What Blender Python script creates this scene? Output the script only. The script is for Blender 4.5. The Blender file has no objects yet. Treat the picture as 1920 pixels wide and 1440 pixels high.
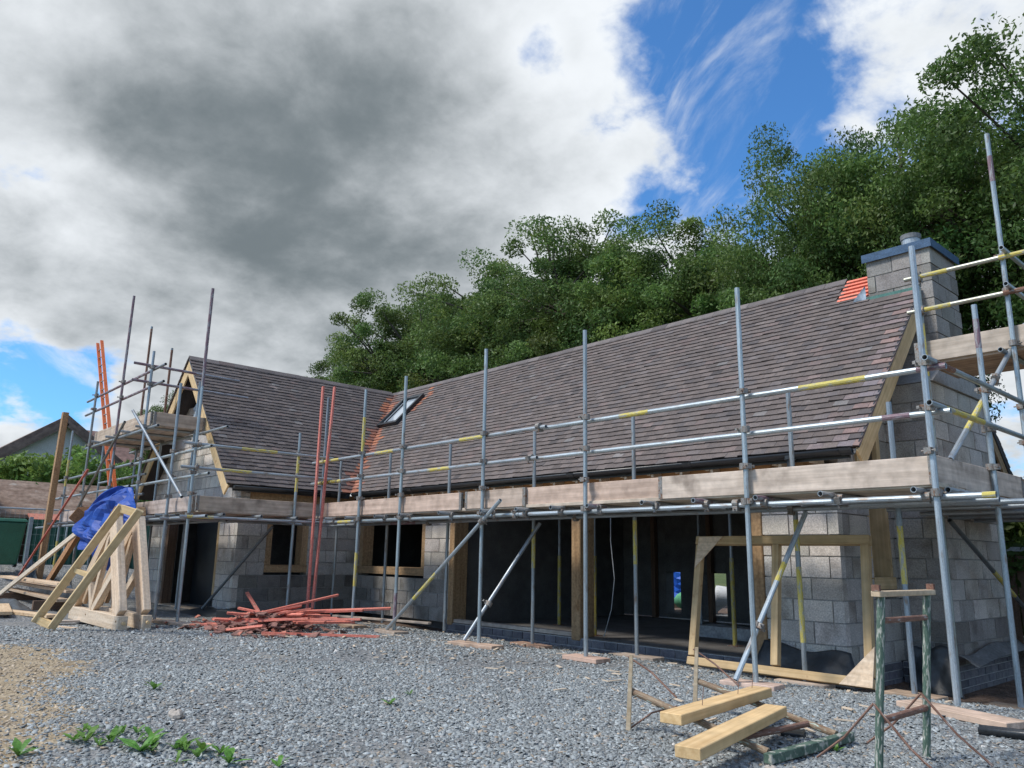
import bpy, math, random
import numpy as np
from mathutils import Vector as V, Matrix
random.seed(7); rng = np.random.default_rng(11)
sc = bpy.context.scene; COL = sc.collection
R_ = math.radians
# ------------------------------------------------------------------ camera
CAMH = 1.05; FPX = 1455.0
YAW, PITCH, ROLL = R_(-48.04), R_(12.63), R_(1.04)
fw = V((math.sin(YAW)*math.cos(PITCH), math.cos(YAW)*math.cos(PITCH), math.sin(PITCH)))
r0 = V((math.cos(YAW), -math.sin(YAW), 0)); u0 = r0.cross(fw)
rt = r0*math.cos(ROLL)+u0*math.sin(ROLL); up = -r0*math.sin(ROLL)+u0*math.cos(ROLL)
cam = bpy.data.cameras.new('camera'); camo = bpy.data.objects.new('camera', cam); COL.objects.link(camo)
camo.matrix_world = Matrix(((rt.x, up.x, -fw.x, 0), (rt.y, up.y, -fw.y, 0), (rt.z, up.z, -fw.z, CAMH), (0, 0, 0, 1)))
cam.sensor_width = 36; cam.lens = FPX/1920*36; cam.clip_end = 3000; cam.clip_start = .05
sc.camera = camo
def direction(x, y):
    return (rt*((x-960)/FPX) - up*((y-720)/FPX) + fw).normalized()
# ------------------------------------------------------------------ world and sun
SUN_EL, SUN_AZ = R_(52), R_(205)          # azimuth measured from +Y towards +X : behind the camera, to its left
CLOUD = 6.4
w = bpy.data.worlds.new('World'); sc.world = w; w.use_nodes = True
nt = w.node_tree; nt.nodes.clear()
def N(t, tree=None, **k):
    n = (tree or nt).nodes.new(t)
    for a, b in k.items():
        setattr(n, a, b)
    return n
def LK(a, b, tree=None): (tree or nt).links.new(a, b)
def mth(op, a, b=None, c=None, clamp=False):
    n = N('ShaderNodeMath', operation=op, use_clamp=clamp)
    for i, s in enumerate((a, b, c)):
        if s is None: continue
        if isinstance(s, (int, float)): n.inputs[i].default_value = s
        else: LK(s, n.inputs[i])
    return n.outputs[0]
def vmth(op, a, b=None):
    n = N('ShaderNodeVectorMath', operation=op)
    for i, s in enumerate((a, b)):
        if s is None: continue
        if isinstance(s, (tuple, list, V)): n.inputs[i].default_value = tuple(s)
        else: LK(s, n.inputs[i])
    return n
sky = N('ShaderNodeTexSky', sky_type='NISHITA'); sky.sun_disc = False
sky.sun_elevation = SUN_EL; sky.sun_rotation = SUN_AZ; sky.air_density = 1.0; sky.dust_density = .6; sky.ozone_density = 2.5
tc = N('ShaderNodeTexCoord'); D = tc.outputs['Generated']
sep = N('ShaderNodeSeparateXYZ'); LK(D, sep.inputs[0])
den = mth('MAXIMUM', mth('ADD', sep.outputs[2], .34), .1)
dv = N('ShaderNodeCombineXYZ'); LK(mth('DIVIDE', sep.outputs[0], den), dv.inputs[0]); LK(mth('DIVIDE', sep.outputs[1], den), dv.inputs[1])
dv.inputs[2].default_value = 3.7
def noise(vec, scale, detail, rough=.55, dist=0., off=(0, 0, 0)):
    a = vmth('ADD', vec, off)
    n = N('ShaderNodeTexNoise'); LK(a.outputs[0], n.inputs['Vector'])
    n.inputs['Scale'].default_value = scale; n.inputs['Detail'].default_value = detail
    n.inputs['Roughness'].default_value = rough; n.inputs['Distortion'].default_value = dist
    return n.outputs[0]
def blob(px, py, width, amp):
    d = direction(px, py)
    dt = vmth('DOT_PRODUCT', D, tuple(d)).outputs['Value']
    m = N('ShaderNodeMapRange', interpolation_type='SMOOTHSTEP'); LK(dt, m.inputs[0])
    m.inputs[1].default_value = math.cos(width); m.inputs[2].default_value = 1.0
    m.inputs[3].default_value = 0; m.inputs[4].default_value = amp
    return m.outputs[0]
def total(lst):
    s = lst[0]
    for b in lst[1:]: s = mth('ADD', s, b)
    return s
n1 = noise(dv.outputs[0], 1.9, 9, .58, .2, (2.0, .6, 0))
n2 = noise(dv.outputs[0], 6.5, 9, .60, .25, (4.1, 2.2, 0))
def billow(scale, off):          # puffy lobes: folded noise, two octaves
    a_ = mth('ABSOLUTE', mth('SUBTRACT', noise(dv.outputs[0], scale, 3, .5, .3, off), .5)); b_ = mth('ABSOLUTE', mth('SUBTRACT', noise(dv.outputs[0], scale*2.7, 4, .55, .2, off), .5))
    return mth('SUBTRACT', mth('ADD', mth('MULTIPLY', a_, 2.0), mth('MULTIPLY', b_, 1.0)), .28)
bl = billow(5.2, (3.3, 8.1, 0))
cover = total([mth('MULTIPLY', n1, .54), mth('MULTIPLY', n2, .46), mth('MULTIPLY', bl, .17)])
bias = total([blob(380, 330, .62, .17), blob(880, 380, .40, .10), blob(1120, 240, .2, .05), blob(1330, 0, .15, -.06),
              blob(1350, 180, .17, -.085), blob(1420, 330, .15, -.06), blob(1190, 395, .06, -.13), blob(1470, 90, .12, -.05),
              blob(1730, 130, .15, .065), blob(1800, 600, .2, .1), blob(40, 735, .07, -.22), blob(140, 730, .06, -.18), blob(20, 300, .06, -.17), blob(1010, 110, .05, -.13), blob(60, 800, .05, .05), blob(300, 690, .2, .03), blob(870, 770, .07, -.15)])
cov = mth('ADD', cover, bias)
mask = N('ShaderNodeMapRange', interpolation_type='SMOOTHSTEP'); LK(cov, mask.inputs[0])
mask.inputs[1].default_value = .43; mask.inputs[2].default_value = .58
# thin wind-drawn wisps across the clear parts
wr = N('ShaderNodeVectorRotate', rotation_type='Z_AXIS'); LK(dv.outputs[0], wr.inputs['Vector']); wr.inputs['Angle'].default_value = R_(30)
wv = vmth('MULTIPLY', wr.outputs[0], (1.3, 4.2, 1)); nw = noise(wv.outputs[0], 1.9, 8, .62, .5, (6.2, 1.7, 0))
wm = N('ShaderNodeMapRange', interpolation_type='SMOOTHSTEP'); LK(nw, wm.inputs[0]); wm.inputs[1].default_value = .49; wm.inputs[2].default_value = .74; wm.inputs[4].default_value = .65
mask_all = mth('MAXIMUM', mask.outputs[0], wm.outputs[0])
# thickness of the cloud: thin edges glow, thick bases are grey
n3 = noise(dv.outputs[0], 2.6, 8, .56, .2, (9.3, 5.5, 1))
n4 = noise(dv.outputs[0], 8.0, 7, .56, .2, (1.3, 7.7, 2))
thick = total([mth('MULTIPLY', mth('SUBTRACT', cov, .45), 1.6), mth('MULTIPLY', mth('SUBTRACT', n3, .5), 1.75), mth('MULTIPLY', mth('SUBTRACT', n4, .5), .6), mth('MULTIPLY', bl, -.34), blob(260, 200, .32, .22), blob(640, 270, .34, .16), blob(800, 460, .34, .15), blob(250, 560, .34, .17), blob(560, 600, .36, .12), blob(1120, 240, .26, -.24), blob(0, 40, .13, -.30), blob(230, 700, .2, -.13), blob(30, 420, .14, -.2), blob(230, 440, .1, -.2), blob(1700, 120, .2, -.25)])
lum = N('ShaderNodeMapRange', interpolation_type='SMOOTHSTEP'); LK(thick, lum.inputs[0]); lum.inputs[1].default_value = -.12; lum.inputs[2].default_value = 1.38
cloudc = N('ShaderNodeMix', data_type='RGBA'); LK(lum.outputs[0], cloudc.inputs[0]); cloudc.inputs[6].default_value = (.88, .92, .96, 1); cloudc.inputs[7].default_value = (.178, .212, .232, 1)
ramp = N('ShaderNodeMix', data_type='RGBA', blend_type='MULTIPLY'); ramp.inputs[0].default_value = 1; LK(cloudc.outputs[2], ramp.inputs[6]); ramp.inputs[7].default_value = (CLOUD, CLOUD, CLOUD, 1)
skyc = N('ShaderNodeMix', data_type='RGBA', blend_type='MULTIPLY'); skyc.inputs[0].default_value = 1
LK(sky.outputs[0], skyc.inputs[6]); skyc.inputs[7].default_value = (.50, .92, 1.26, 1)
mixc = N('ShaderNodeMix', data_type='RGBA'); LK(mask_all, mixc.inputs[0]); LK(skyc.outputs[2], mixc.inputs[6]); LK(ramp.outputs[2], mixc.inputs[7])
bg = N('ShaderNodeBackground'); LK(mixc.outputs[2], bg.inputs[0]); bg.inputs[1].default_value = .1
wo = N('ShaderNodeOutputWorld'); LK(bg.outputs[0], wo.inputs[0])
sl = bpy.data.lights.new('sun', 'SUN'); sl.energy = 2.3; sl.angle = R_(13); sl.color = (1, .96, .9)
so = bpy.data.objects.new('sun', sl); COL.objects.link(so)
sd = V((math.sin(SUN_AZ)*math.cos(SUN_EL), math.cos(SUN_AZ)*math.cos(SUN_EL), math.sin(SUN_EL)))
so.rotation_euler = (-sd).to_track_quat('-Z', 'Y').to_euler(); so.location = (0, 0, 30)
vs = sc.view_settings; vs.view_transform = 'Standard'; vs.look = 'None'; vs.exposure = 0.7; vs.gamma = 1; vs.use_curve_mapping = False
# ------------------------------------------------------------------ helpers
W = {}
class MB:
    def __init__(s): s.v = []; s.f = []; s.lc = []
    def add(s, vs_, fs, lc=None):
        o = len(s.v); s.v += [V(a) for a in vs_]; s.f += [tuple(i+o for i in q) for q in fs]
        s.lc += [tuple(a) for a in (lc if lc is not None else vs_)]
        return s
    BF = [(0, 3, 2, 1), (4, 5, 6, 7), (0, 1, 5, 4), (1, 2, 6, 5), (2, 3, 7, 6), (3, 0, 4, 7)]
    def hexa(s, c, lc=None): return s.add(c, MB.BF, lc)
    def box(s, x0, x1, y0, y1, z0, z1):
        c = [(x0, y0, z0), (x1, y0, z0), (x1, y1, z0), (x0, y1, z0), (x0, y0, z1), (x1, y0, z1), (x1, y1, z1), (x0, y1, z1)]
        a, b, d = x1-x0, y1-y0, z1-z0
        if a >= b and a >= d: lc = [(p[0], p[1], p[2]) for p in c]
        elif b >= d: lc = [(p[1], p[0], p[2]) for p in c]
        else: lc = [(p[2], p[0], p[1]) for p in c]
        return s.hexa(c, lc)
    def beam(s, p0, p1, w_, h_, upv=(0, 0, 1), taper=1.):
        p0, p1 = V(p0), V(p1); a = (p1-p0); L = a.length; a.normalize(); upv = V(upv)
        if abs(a.dot(upv)) > .99: upv = V((0, 1, 0)) if abs(a.y) < .9 else V((1, 0, 0))
        sd_ = a.cross(upv).normalized(); u = sd_.cross(a)
        c = []; lc = []
        for p, k, t in ((p0, 1, 0), (p1, taper, L)):
            for i, j in ((-1, -1), (1, -1), (1, 1), (-1, 1)):
                c.append(p+sd_*(i*w_/2*k)+u*(j*h_/2*k)); lc.append((t, i*w_/2, j*h_/2))
        return s.hexa(c, lc)
    def tube(s, p0, p1, r, n=10, r1=None, hollow=False, cap=True):
        p0, p1 = V(p0), V(p1); a = p1-p0; L = a.length; a.normalize(); r1 = r if r1 is None else r1
        q = V((0, 0, 1)) if abs(a.z) < .9 else V((1, 0, 0))
        e1 = a.cross(q).normalized(); e2 = a.cross(e1)
        c = []; lc = []
        rings = [(p0, r, 0), (p1, r1, L)]
        if hollow: rings = [(p0+a*.12, r*.8, .12), (p0, r*.8, 0), (p0, r, 0), (p1, r1, L), (p1, r1*.8, L), (p1-a*.12, r1*.8, L-.12)]
        for p, rr, t in rings:
            for i in range(n):
                an = 2*math.pi*i/n; c.append(p+(e1*math.cos(an)+e2*math.sin(an))*rr); lc.append((t, math.cos(an)*.1, math.sin(an)*.1))
        f = []
        for k in range(len(rings)-1):
            for i in range(n):
                j = (i+1) % n; f.append((k*n+i, k*n+j, (k+1)*n+j, (k+1)*n+i))
        if cap: f.append(tuple(range(n))[::-1]); m = (len(rings)-1)*n; f.append(tuple(range(m, m+n)))
        return s.add(c, f, lc)
    def sweep(s, pts, r, n=6):
        for a, b in zip(pts[:-1], pts[1:]): s.tube(a, b, r, n)
        return s
    def grid(s, P):   # P[i][j] points, sheet
        a, b = len(P), len(P[0]); o = [p for row in P for p in row]
        f = [(i*b+j, i*b+j+1, (i+1)*b+j+1, (i+1)*b+j) for i in range(a-1) for j in range(b-1)]
        return s.add(o, f)
    def build(s, name, mat, parent=None, smooth=False, tint=None, color=None, kind=None):
        mn = V([min(v[i] for v in s.v) for i in range(3)]); mx = V([max(v[i] for v in s.v) for i in range(3)]); c = (mn+mx)/2
        if parent is None: c.z = mn.z
        me = bpy.data.meshes.new(name); me.from_pydata([tuple(v-c) for v in s.v], [], s.f)
        at = me.attributes.new('lc', 'FLOAT_VECTOR', 'POINT'); at.data.foreach_set('vector', [x for a in s.lc for x in a])
        if tint is not None:
            ta = me.attributes.new('tint', 'FLOAT_COLOR', 'POINT'); ta.data.foreach_set('color', np.array(tint, dtype=np.float32).ravel())
        if smooth: me.polygons.foreach_set('use_smooth', [True]*len(me.polygons))
        me.materials.append(mat); me.update()
        o = bpy.data.objects.new(name, me); COL.objects.link(o)
        if parent is not None: o.parent = parent; o.location = c-W[parent]
        else: o.location = c
        if color: o.color = (*color, 1)
        if kind: o['kind'] = kind
        W[o] = c
        return o
def tag(o, label, cat, group=None, kind=None):
    o['label'] = label; o['category'] = cat
    if group: o['group'] = group
    if kind: o['kind'] = kind
    return o
def thing(name, loc, label, cat, group=None):
    o = bpy.data.objects.new(name, None); COL.objects.link(o); o.location = loc; W[o] = V(loc); o.empty_display_size = .1
    return tag(o, label, cat, group)
def empty_part(name, loc, parent):
    o = bpy.data.objects.new(name, None); COL.objects.link(o); o.parent = parent; o.location = V(loc)-W[parent]; W[o] = V(loc); o.empty_display_size = .1
    return o
def solid(o, t, off=0):
    m = o.modifiers.new('thick', 'SOLIDIFY'); m.thickness = t; m.offset = off; return o
def bevel(o, wd, seg=1):
    m = o.modifiers.new('bevel', 'BEVEL'); m.width = wd; m.segments = seg; m.limit_method = 'ANGLE'; return o
def jit(a): return random.uniform(-a, a)
# ------------------------------------------------------------------ materials
def MAT(name, c1, c2, scale=(3, 3, 3), rough=.8, metal=0., bump=.15, fine=70., fine_amt=.25, lo=.35, hi=.65, spec=.3, tint=False, c3=None, c3scale=9., c3pos=(.62, .72), coords='lc', transl=0., bscale=None):
    m = bpy.data.materials.new(name); m.use_nodes = True; t = m.node_tree; t.nodes.clear()
    def n(ty, **k): return N(ty, t, **k)
    def l(a, b): t.links.new(a, b)
    oi = n('ShaderNodeObjectInfo')
    if coords == 'lc':
        at = n('ShaderNodeAttribute', attribute_name='lc'); src = at.outputs['Vector']
        rs = n('ShaderNodeMath', operation='MULTIPLY'); l(oi.outputs['Random'], rs.inputs[0]); rs.inputs[1].default_value = 31.
        ad = n('ShaderNodeVectorMath', operation='ADD'); l(src, ad.inputs[0]); l(rs.outputs[0], ad.inputs[1]); src = ad.outputs[0]
    else:
        g = n('ShaderNodeNewGeometry'); src = g.outputs['Position']
    mp = n('ShaderNodeMapping'); l(src, mp.inputs[0]); mp.inputs['Scale'].default_value = scale
    a = n('ShaderNodeTexNoise'); l(mp.outputs[0], a.inputs['Vector']); a.inputs['Scale'].default_value = 1; a.inputs['Detail'].default_value = 6; a.inputs['Roughness'].default_value = .6
    mr = n('ShaderNodeMapRange'); l(a.outputs[0], mr.inputs[0]); mr.inputs[1].default_value = lo; mr.inputs[2].default_value = hi
    mx = n('ShaderNodeMix', data_type='RGBA'); l(mr.outputs[0], mx.inputs[0]); mx.inputs[6].default_value = (*c1, 1); mx.inputs[7].default_value = (*c2, 1)
    col = mx.outputs[2]
    if c3:
        b = n('ShaderNodeTexNoise'); l(src, b.inputs['Vector']); b.inputs['Scale'].default_value = c3scale; b.inputs['Detail'].default_value = 5
        br = n('ShaderNodeMapRange'); l(b.outputs[0], br.inputs[0]); br.inputs[1].default_value = c3pos[0]; br.inputs[2].default_value = c3pos[1]
        mx3 = n('ShaderNodeMix', data_type='RGBA'); l(br.outputs[0], mx3.inputs[0]); l(col, mx3.inputs[6]); mx3.inputs[7].default_value = (*c3, 1); col = mx3.outputs[2]
    f = n('ShaderNodeTexNoise'); l(src, f.inputs['Vector']); f.inputs['Scale'].default_value = fine; f.inputs['Detail'].default_value = 3
    fr = n('ShaderNodeMapRange'); l(f.outputs[0], fr.inputs[0]); fr.inputs[1].default_value = .3; fr.inputs[2].default_value = .7; fr.inputs[3].default_value = 1-fine_amt; fr.inputs[4].default_value = 1+fine_amt
    for s_ in ([fr.outputs[0], oi.outputs['Color']] + ([n('ShaderNodeAttribute', attribute_name='tint').outputs['Color']] if tint else [])):
        mm = n('ShaderNodeMix', data_type='RGBA', blend_type='MULTIPLY'); mm.inputs[0].default_value = 1; l(col, mm.inputs[6]); l(s_, mm.inputs[7]); col = mm.outputs[2]
    p = n('ShaderNodeBsdfPrincipled'); l(col, p.inputs['Base Color']); p.inputs['Roughness'].default_value = rough; p.inputs['Metallic'].default_value = metal
    p.inputs['Specular IOR Level'].default_value = spec
    out = n('ShaderNodeOutputMaterial')
    if bump:
        sm = n('ShaderNodeMath', operation='ADD'); l(a.outputs[0], sm.inputs[0]); l(f.outputs[0], sm.inputs[1])
        bp = n('ShaderNodeBump'); bp.inputs['Strength'].default_value = bump; bp.inputs['Distance'].default_value = .01; l(sm.outputs[0], bp.inputs['Height']); l(bp.outputs[0], p.inputs['Normal'])
    if transl:
        tr = n('ShaderNodeBsdfTranslucent'); l(col, tr.inputs[0]); ms = n('ShaderNodeMixShader'); ms.inputs[0].default_value = transl
        l(p.outputs[0], ms.inputs[1]); l(tr.outputs[0], ms.inputs[2]); l(ms.outputs[0], out.inputs[0])
    else: l(p.outputs[0], out.inputs[0])
    return m
GR = (1.2, 28, 28)
m_block = MAT('concrete_block', (.49, .455, .415), (.61, .57, .52), (4, 4, 4), .92, bump=.45, fine=70, fine_amt=.26, c3=(.31, .275, .24), c3scale=2.6, c3pos=(.54, .72))
m_mortar = MAT('mortar', (.27, .26, .245), (.36, .345, .325), (8, 8, 8), .95, bump=.3)
m_lightmortar = MAT('pale_mortar', (.36, .355, .35), (.46, .455, .445), (8, 8, 8), .95, bump=.3)
m_brick = MAT('engineering_brick', (.10, .10, .115), (.16, .155, .165), (9, 9, 9), .75, bump=.2, fine=90)
m_tile = MAT('clay_tile', (.86, .86, .88), (1.1, 1.06, 1.05), (7, 7, 7), .82, bump=.3, fine=95, fine_amt=.28, tint=True, c3=(1.65, 1.7, 1.7), c3scale=3.2, c3pos=(.66, .78))
m_felt = MAT('roof_underlay', (.05, .045, .045), (.08, .07, .07), (3, 3, 3), .9)
m_galv = MAT('galvanised_tube', (.26, .29, .31), (.42, .455, .475), (2.2, 9, 9), .46, .55, bump=.06, fine=60, fine_amt=.18, c3=(.24, .19, .155), c3scale=6, c3pos=(.57, .72))
m_yellow = MAT('yellow_paint', (.50, .40, .07), (.56, .48, .16), (6, 9, 9), .6, c3=(.38, .37, .31), c3scale=11, c3pos=(.50, .60))
m_purple = MAT('purple_paint', (.17, .105, .13), (.23, .15, .17), (6, 9, 9), .55, c3=(.30, .30, .31), c3scale=9, c3pos=(.48, .62))
m_rust = MAT('rusty_steel', (.16, .08, .055), (.26, .15, .11), (9, 9, 9), .75, .2, bump=.2, c3=(.34, .33, .31), c3scale=18, c3pos=(.6, .68))
m_green = MAT('chipped_green_paint', (.055, .095, .07), (.10, .15, .115), (9, 9, 9), .6, c3=(.36, .36, .31), c3scale=20, c3pos=(.53, .60), bump=.2)
m_board = MAT('scaffold_board', (.40, .335, .28), (.60, .515, .44), (.8, 20, 20), .9, bump=.2, fine=9, fine_amt=.16, c3=(.26, .215, .18), c3scale=3.5, c3pos=(.56, .74))
m_pine = MAT('sawn_pine', (.52, .36, .185), (.66, .49, .28), (.9, 34, 34), .78, bump=.2, fine=7, fine_amt=.13, c3=(.36, .21, .10), c3scale=8, c3pos=(.66, .76))
m_palepine = MAT('weathered_pine', (.52, .40, .28), (.68, .56, .43), GR, .82, bump=.2, fine=30, fine_amt=.15, c3=(.35, .23, .14), c3scale=6, c3pos=(.68, .78))
m_oak = MAT('green_oak', (.31, .195, .105), (.44, .295, .165), GR, .8, bump=.25, fine=30, c3=(.22, .12, .05), c3scale=5, c3pos=(.65, .78))
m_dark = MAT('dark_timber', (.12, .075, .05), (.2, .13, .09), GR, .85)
m_batten = MAT('red_treated_batten', (.55, .15, .105), (.70, .25, .185), GR, .8, bump=.15, fine=40, c3=(.42, .20, .14), c3scale=5)
m_orange = MAT('orange_ladder', (.62, .13, .04), (.72, .2, .07), (4, 9, 9), .55)
m_black = MAT('black_plastic', (.018, .02, .023), (.03, .033, .036), (3, 3, 3), .38, spec=.5, bump=.1)
m_membrane = MAT('black_membrane', (.025, .03, .035), (.05, .058, .065), (4, 4, 4), .42, bump=.5, spec=.5, fine=14)
m_grey_felt = MAT('grey_felt', (.13, .135, .14), (.2, .205, .21), (4, 4, 4), .7, bump=.4, fine=30)
m_tarp = MAT('blue_tarpaulin', (.010, .045, .24), (.016, .075, .36), (4, 4, 4), .5, spec=.25, bump=.35, fine=9, fine_amt=.12)
m_capblue = MAT('blue_membrane', (.035, .075, .135), (.06, .115, .20), (6, 6, 6), .6)
m_green_mem = MAT('green_membrane', (.05, .14, .12), (.09, .2, .17), (8, 8, 8), .6)
m_sheet = MAT('clear_sheeting', (.35, .42, .5), (.6, .68, .76), (6, 6, 6), .25, spec=.6, transl=.35, bump=.5, fine=12)
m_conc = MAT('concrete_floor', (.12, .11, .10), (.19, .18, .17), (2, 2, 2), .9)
m_dim_inner = MAT('dimmed_inner_wall', (.10, .095, .09), (.15, .145, .14), (3, 3, 3), .95)  # block walls coloured darker to stand in for low indoor light
m_white = MAT('white_render', (.55, .57, .58), (.66, .67, .67), (.5, .5, .5), .9, bump=.1)
m_rooffar = MAT('old_roof_tiles', (.16, .115, .095), (.24, .175, .15), (1, 1, 6), .9, bump=.3, fine=6)
m_stone = MAT('rubble_stone', (.17, .11, .08), (.3, .22, .17), (1.5, 1.5, 8), .95, bump=.5, fine=9, c3=(.40, .35, .30), c3scale=2.5)
m_bin = MAT('green_bin_plastic', (.018, .10, .06), (.025, .13, .08), (3, 3, 3), .4, spec=.5)
m_bark = MAT('bark', (.055, .045, .036), (.12, .10, .08), (2, 14, 14), .95, bump=.5)
m_leaf = MAT('tree_leaf', (.085, .142, .036), (.140, .215, .056), (.6, .6, .6), .55, tint=True, transl=.40, bump=0, fine=3, spec=.35, coords='pos')
m_weed = MAT('weed_leaf', (.085, .20, .03), (.16, .31, .06), (20, 20, 20), .5, transl=.3, bump=0)
m_stonechip = MAT('slate_chipping', (.9, .9, .9), (1.1, 1.1, 1.1), (12, 12, 12), .62, tint=True, coords='pos', fine=140, spec=.35)
m_rubble = MAT('broken_tile', (.16, .09, .075), (.33, .16, .125), (14, 14, 14), .85)
m_redtile = MAT('broken_red', (.38, .13, .09), (.48, .2, .14), (9, 9, 9), .85)
def glass(name, col, rough=.05):
    m = bpy.data.materials.new(name); m.use_nodes = True; p = m.node_tree.nodes['Principled BSDF']
    nz = N('ShaderNodeTexNoise', m.node_tree); nz.inputs['Scale'].default_value = 1.5
    bp = N('ShaderNodeBump', m.node_tree); bp.inputs['Strength'].default_value = .02; m.node_tree.links.new(nz.outputs[0], bp.inputs['Height']); m.node_tree.links.new(bp.outputs[0], p.inputs['Normal'])
    p.inputs['Base Color'].default_value = (*col, 1); p.inputs['Roughness'].default_value = rough; p.inputs['Specular IOR Level'].default_value = 1.0; p.inputs['Coat Weight'].default_value = 1
    return m
m_skyglass = glass('skylight_glass', (.42, .47, .52), .12)  # pale base colour stands for white film and bright sky mirrored in the pane
m_glass = glass('pane_glass', (.03, .035, .04))
# ground material: slate gravel, tan earth, brown earth by the house, grass far off
def ground_material():
    m = bpy.data.materials.new('gravel_ground'); m.use_nodes = True; t = m.node_tree; t.nodes.clear()
    def n(ty, **k): return N(ty, t, **k)
    def l(a, b): t.links.new(a, b)
    g = n('ShaderNodeNewGeometry'); pos = g.outputs['Position']
    at = n('ShaderNodeAttribute', attribute_name='tint'); s = n('ShaderNodeSeparateColor'); l(at.outputs['Color'], s.inputs[0])
    def nz(sc_, det, rg=.6):
        q = n('ShaderNodeTexNoise'); l(pos, q.inputs['Vector']); q.inputs['Scale'].default_value = sc_; q.inputs['Detail'].default_value = det; q.inputs['Roughness'].default_value = rg; return q.outputs[0]
    def rampc(v, stops):
        r = n('ShaderNodeValToRGB'); l(v, r.inputs[0]); e = r.color_ramp.elements
        e[0].position, e[0].color = stops[0][0], (*stops[0][1], 1); e[1].position, e[1].color = stops[-1][0], (*stops[-1][1], 1)
        for p, c in stops[1:-1]: k = e.new(p); k.color = (*c, 1)
        return r.outputs[0]
    vor = n('ShaderNodeTexVoronoi'); l(pos, vor.inputs['Vector']); vor.inputs['Scale'].default_value = 34; vor.inputs['Randomness'].default_value = 1
    vs_ = n('ShaderNodeSeparateColor'); l(vor.outputs['Color'], vs_.inputs[0])
    grav = rampc(vs_.outputs[0], [(0, (.10, .105, .105)), (.5, (.18, .185, .185)), (.85, (.25, .25, .245)), (1, (.34, .33, .31))])
    tan = rampc(nz(5, 8), [(.3, (.22, .16, .10)), (.5, (.33, .26, .17)), (.7, (.44, .36, .25))])
    brn = rampc(nz(7, 8), [(.3, (.085, .06, .045)), (.5, (.15, .105, .08)), (.7, (.24, .17, .13))])
    grs = rampc(nz(.6, 8), [(.3, (.05, .075, .025)), (.5, (.08, .11, .035)), (.7, (.14, .14, .06))])
    pale = rampc(nz(60, 5), [(.3, (.22, .205, .18)), (.7, (.34, .32, .28))])
    col = grav
    fn = n('ShaderNodeMapRange'); l(nz(1.7, 6), fn.inputs[0]); fn.inputs[1].default_value = .52; fn.inputs[2].default_value = .68; fn.inputs[4].default_value = .75
    x0 = n('ShaderNodeMix', data_type='RGBA'); l(fn.outputs[0], x0.inputs[0]); l(col, x0.inputs[6]); l(pale, x0.inputs[7]); col = x0.outputs[2]
    for fac, c in ((s.outputs[0], tan), (s.outputs[1], brn), (s.outputs[2], grs)):
        nn = nz(9, 6); ad = n('ShaderNodeMath', operation='ADD'); l(fac, ad.inputs[0]); sb = n('ShaderNodeMath', operation='MULTIPLY_ADD'); l(nn, sb.inputs[0]); sb.inputs[1].default_value = .9; sb.inputs[2].default_value = -.45; l(sb.outputs[0], ad.inputs[1])
        mr = n('ShaderNodeMapRange'); l(ad.outputs[0], mr.inputs[0]); mr.inputs[1].default_value = .4; mr.inputs[2].default_value = .6
        x = n('ShaderNodeMix', data_type='RGBA'); l(mr.outputs[0], x.inputs[0]); l(col, x.inputs[6]); l(c, x.inputs[7]); col = x.outputs[2]
    p = n('ShaderNodeBsdfPrincipled'); l(col, p.inputs['Base Color']); p.inputs['Roughness'].default_value = .9; p.inputs['Specular IOR Level'].default_value = .2
    ad = n('ShaderNodeMath', operation='ADD'); l(vor.outputs['Distance'], ad.inputs[0]); l(nz(25, 6), ad.inputs[1])
    bp = n('ShaderNodeBump'); bp.inputs['Strength'].default_value = .6; bp.inputs['Distance'].default_value = .03; l(ad.outputs[0], bp.inputs['Height']); l(bp.outputs[0], p.inputs['Normal'])
    o = n('ShaderNodeOutputMaterial'); l(p.outputs[0], o.inputs[0]); return m
# ------------------------------------------------------------------ ground
def sst(a, b, x): t = np.clip((x-a)/(b-a), 0, 1); return t*t*(3-2*t)
_ph = rng.uniform(0, 6.28, 24); _fx = rng.normal(0, 1.6, 24); _fy = rng.normal(0, 1.6, 24)
def gz(x, y):
    x = np.asarray(x, float); y = np.asarray(y, float)
    z = -.13*sst(6.7, 7.95, y)*sst(-14.5, -12.5, x)
    z = z - .16*sst(-4.6, -3.2, x)*sst(7.4, 9.3, y)
    z = z + .65*(1-sst(-21.1, -20.0, x))*sst(-60, -30, x)*(1-sst(6, 9, y))*sst(-4, 1, y)
    near = 1-sst(15, 26, np.hypot(x+6, y-4))
    b = sum(np.sin(x*_fx[i]+y*_fy[i]+_ph[i]) for i in range(24))*.0036
    return z+b*near
def tanmask(x, y):
    yb = np.interp(x, [-30, -14, -10.5, -9.6, -7.9, -6.2, -4.7, -3.5], [1.2, 1.6, 1.95, 2.42, 2.15, 1.62, 1.28, .75])
    return 1-sst(-.5, .42, y-yb+.16*np.sin(x*2.3)*np.sin(x*5.1+1))
def brownmask(x, y):
    a = sst(-4.5, -3.5, x)*sst(6.9, 7.7, y+.25*np.sin(x*3)) + .75*sst(7.35, 7.9, y)*sst(-14, -13, x)*(1-sst(-10.9, -10.0, x))
    return np.clip(a, 0, 1)
def grassmask(x, y): return np.clip(sst(16, 26, np.hypot(x+6, y-4)) * np.where((x < -15) & (y < 6), .75, 1), 0, 1)
def axis(lo, hi, dlo, dhi, step):
    a = list(np.arange(dlo, dhi+1e-6, step)); s = step
    k = dhi
    while k < hi: s *= 1.35; k += s; a.append(min(k, hi))
    s = step; k = dlo
    while k > lo: s *= 1.35; k -= s; a.insert(0, max(k, lo))
    return np.array(a)
gx = axis(-600, 600, -15, 0, .12); gy = axis(-600, 600, 0, 10.5, .12)
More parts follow.
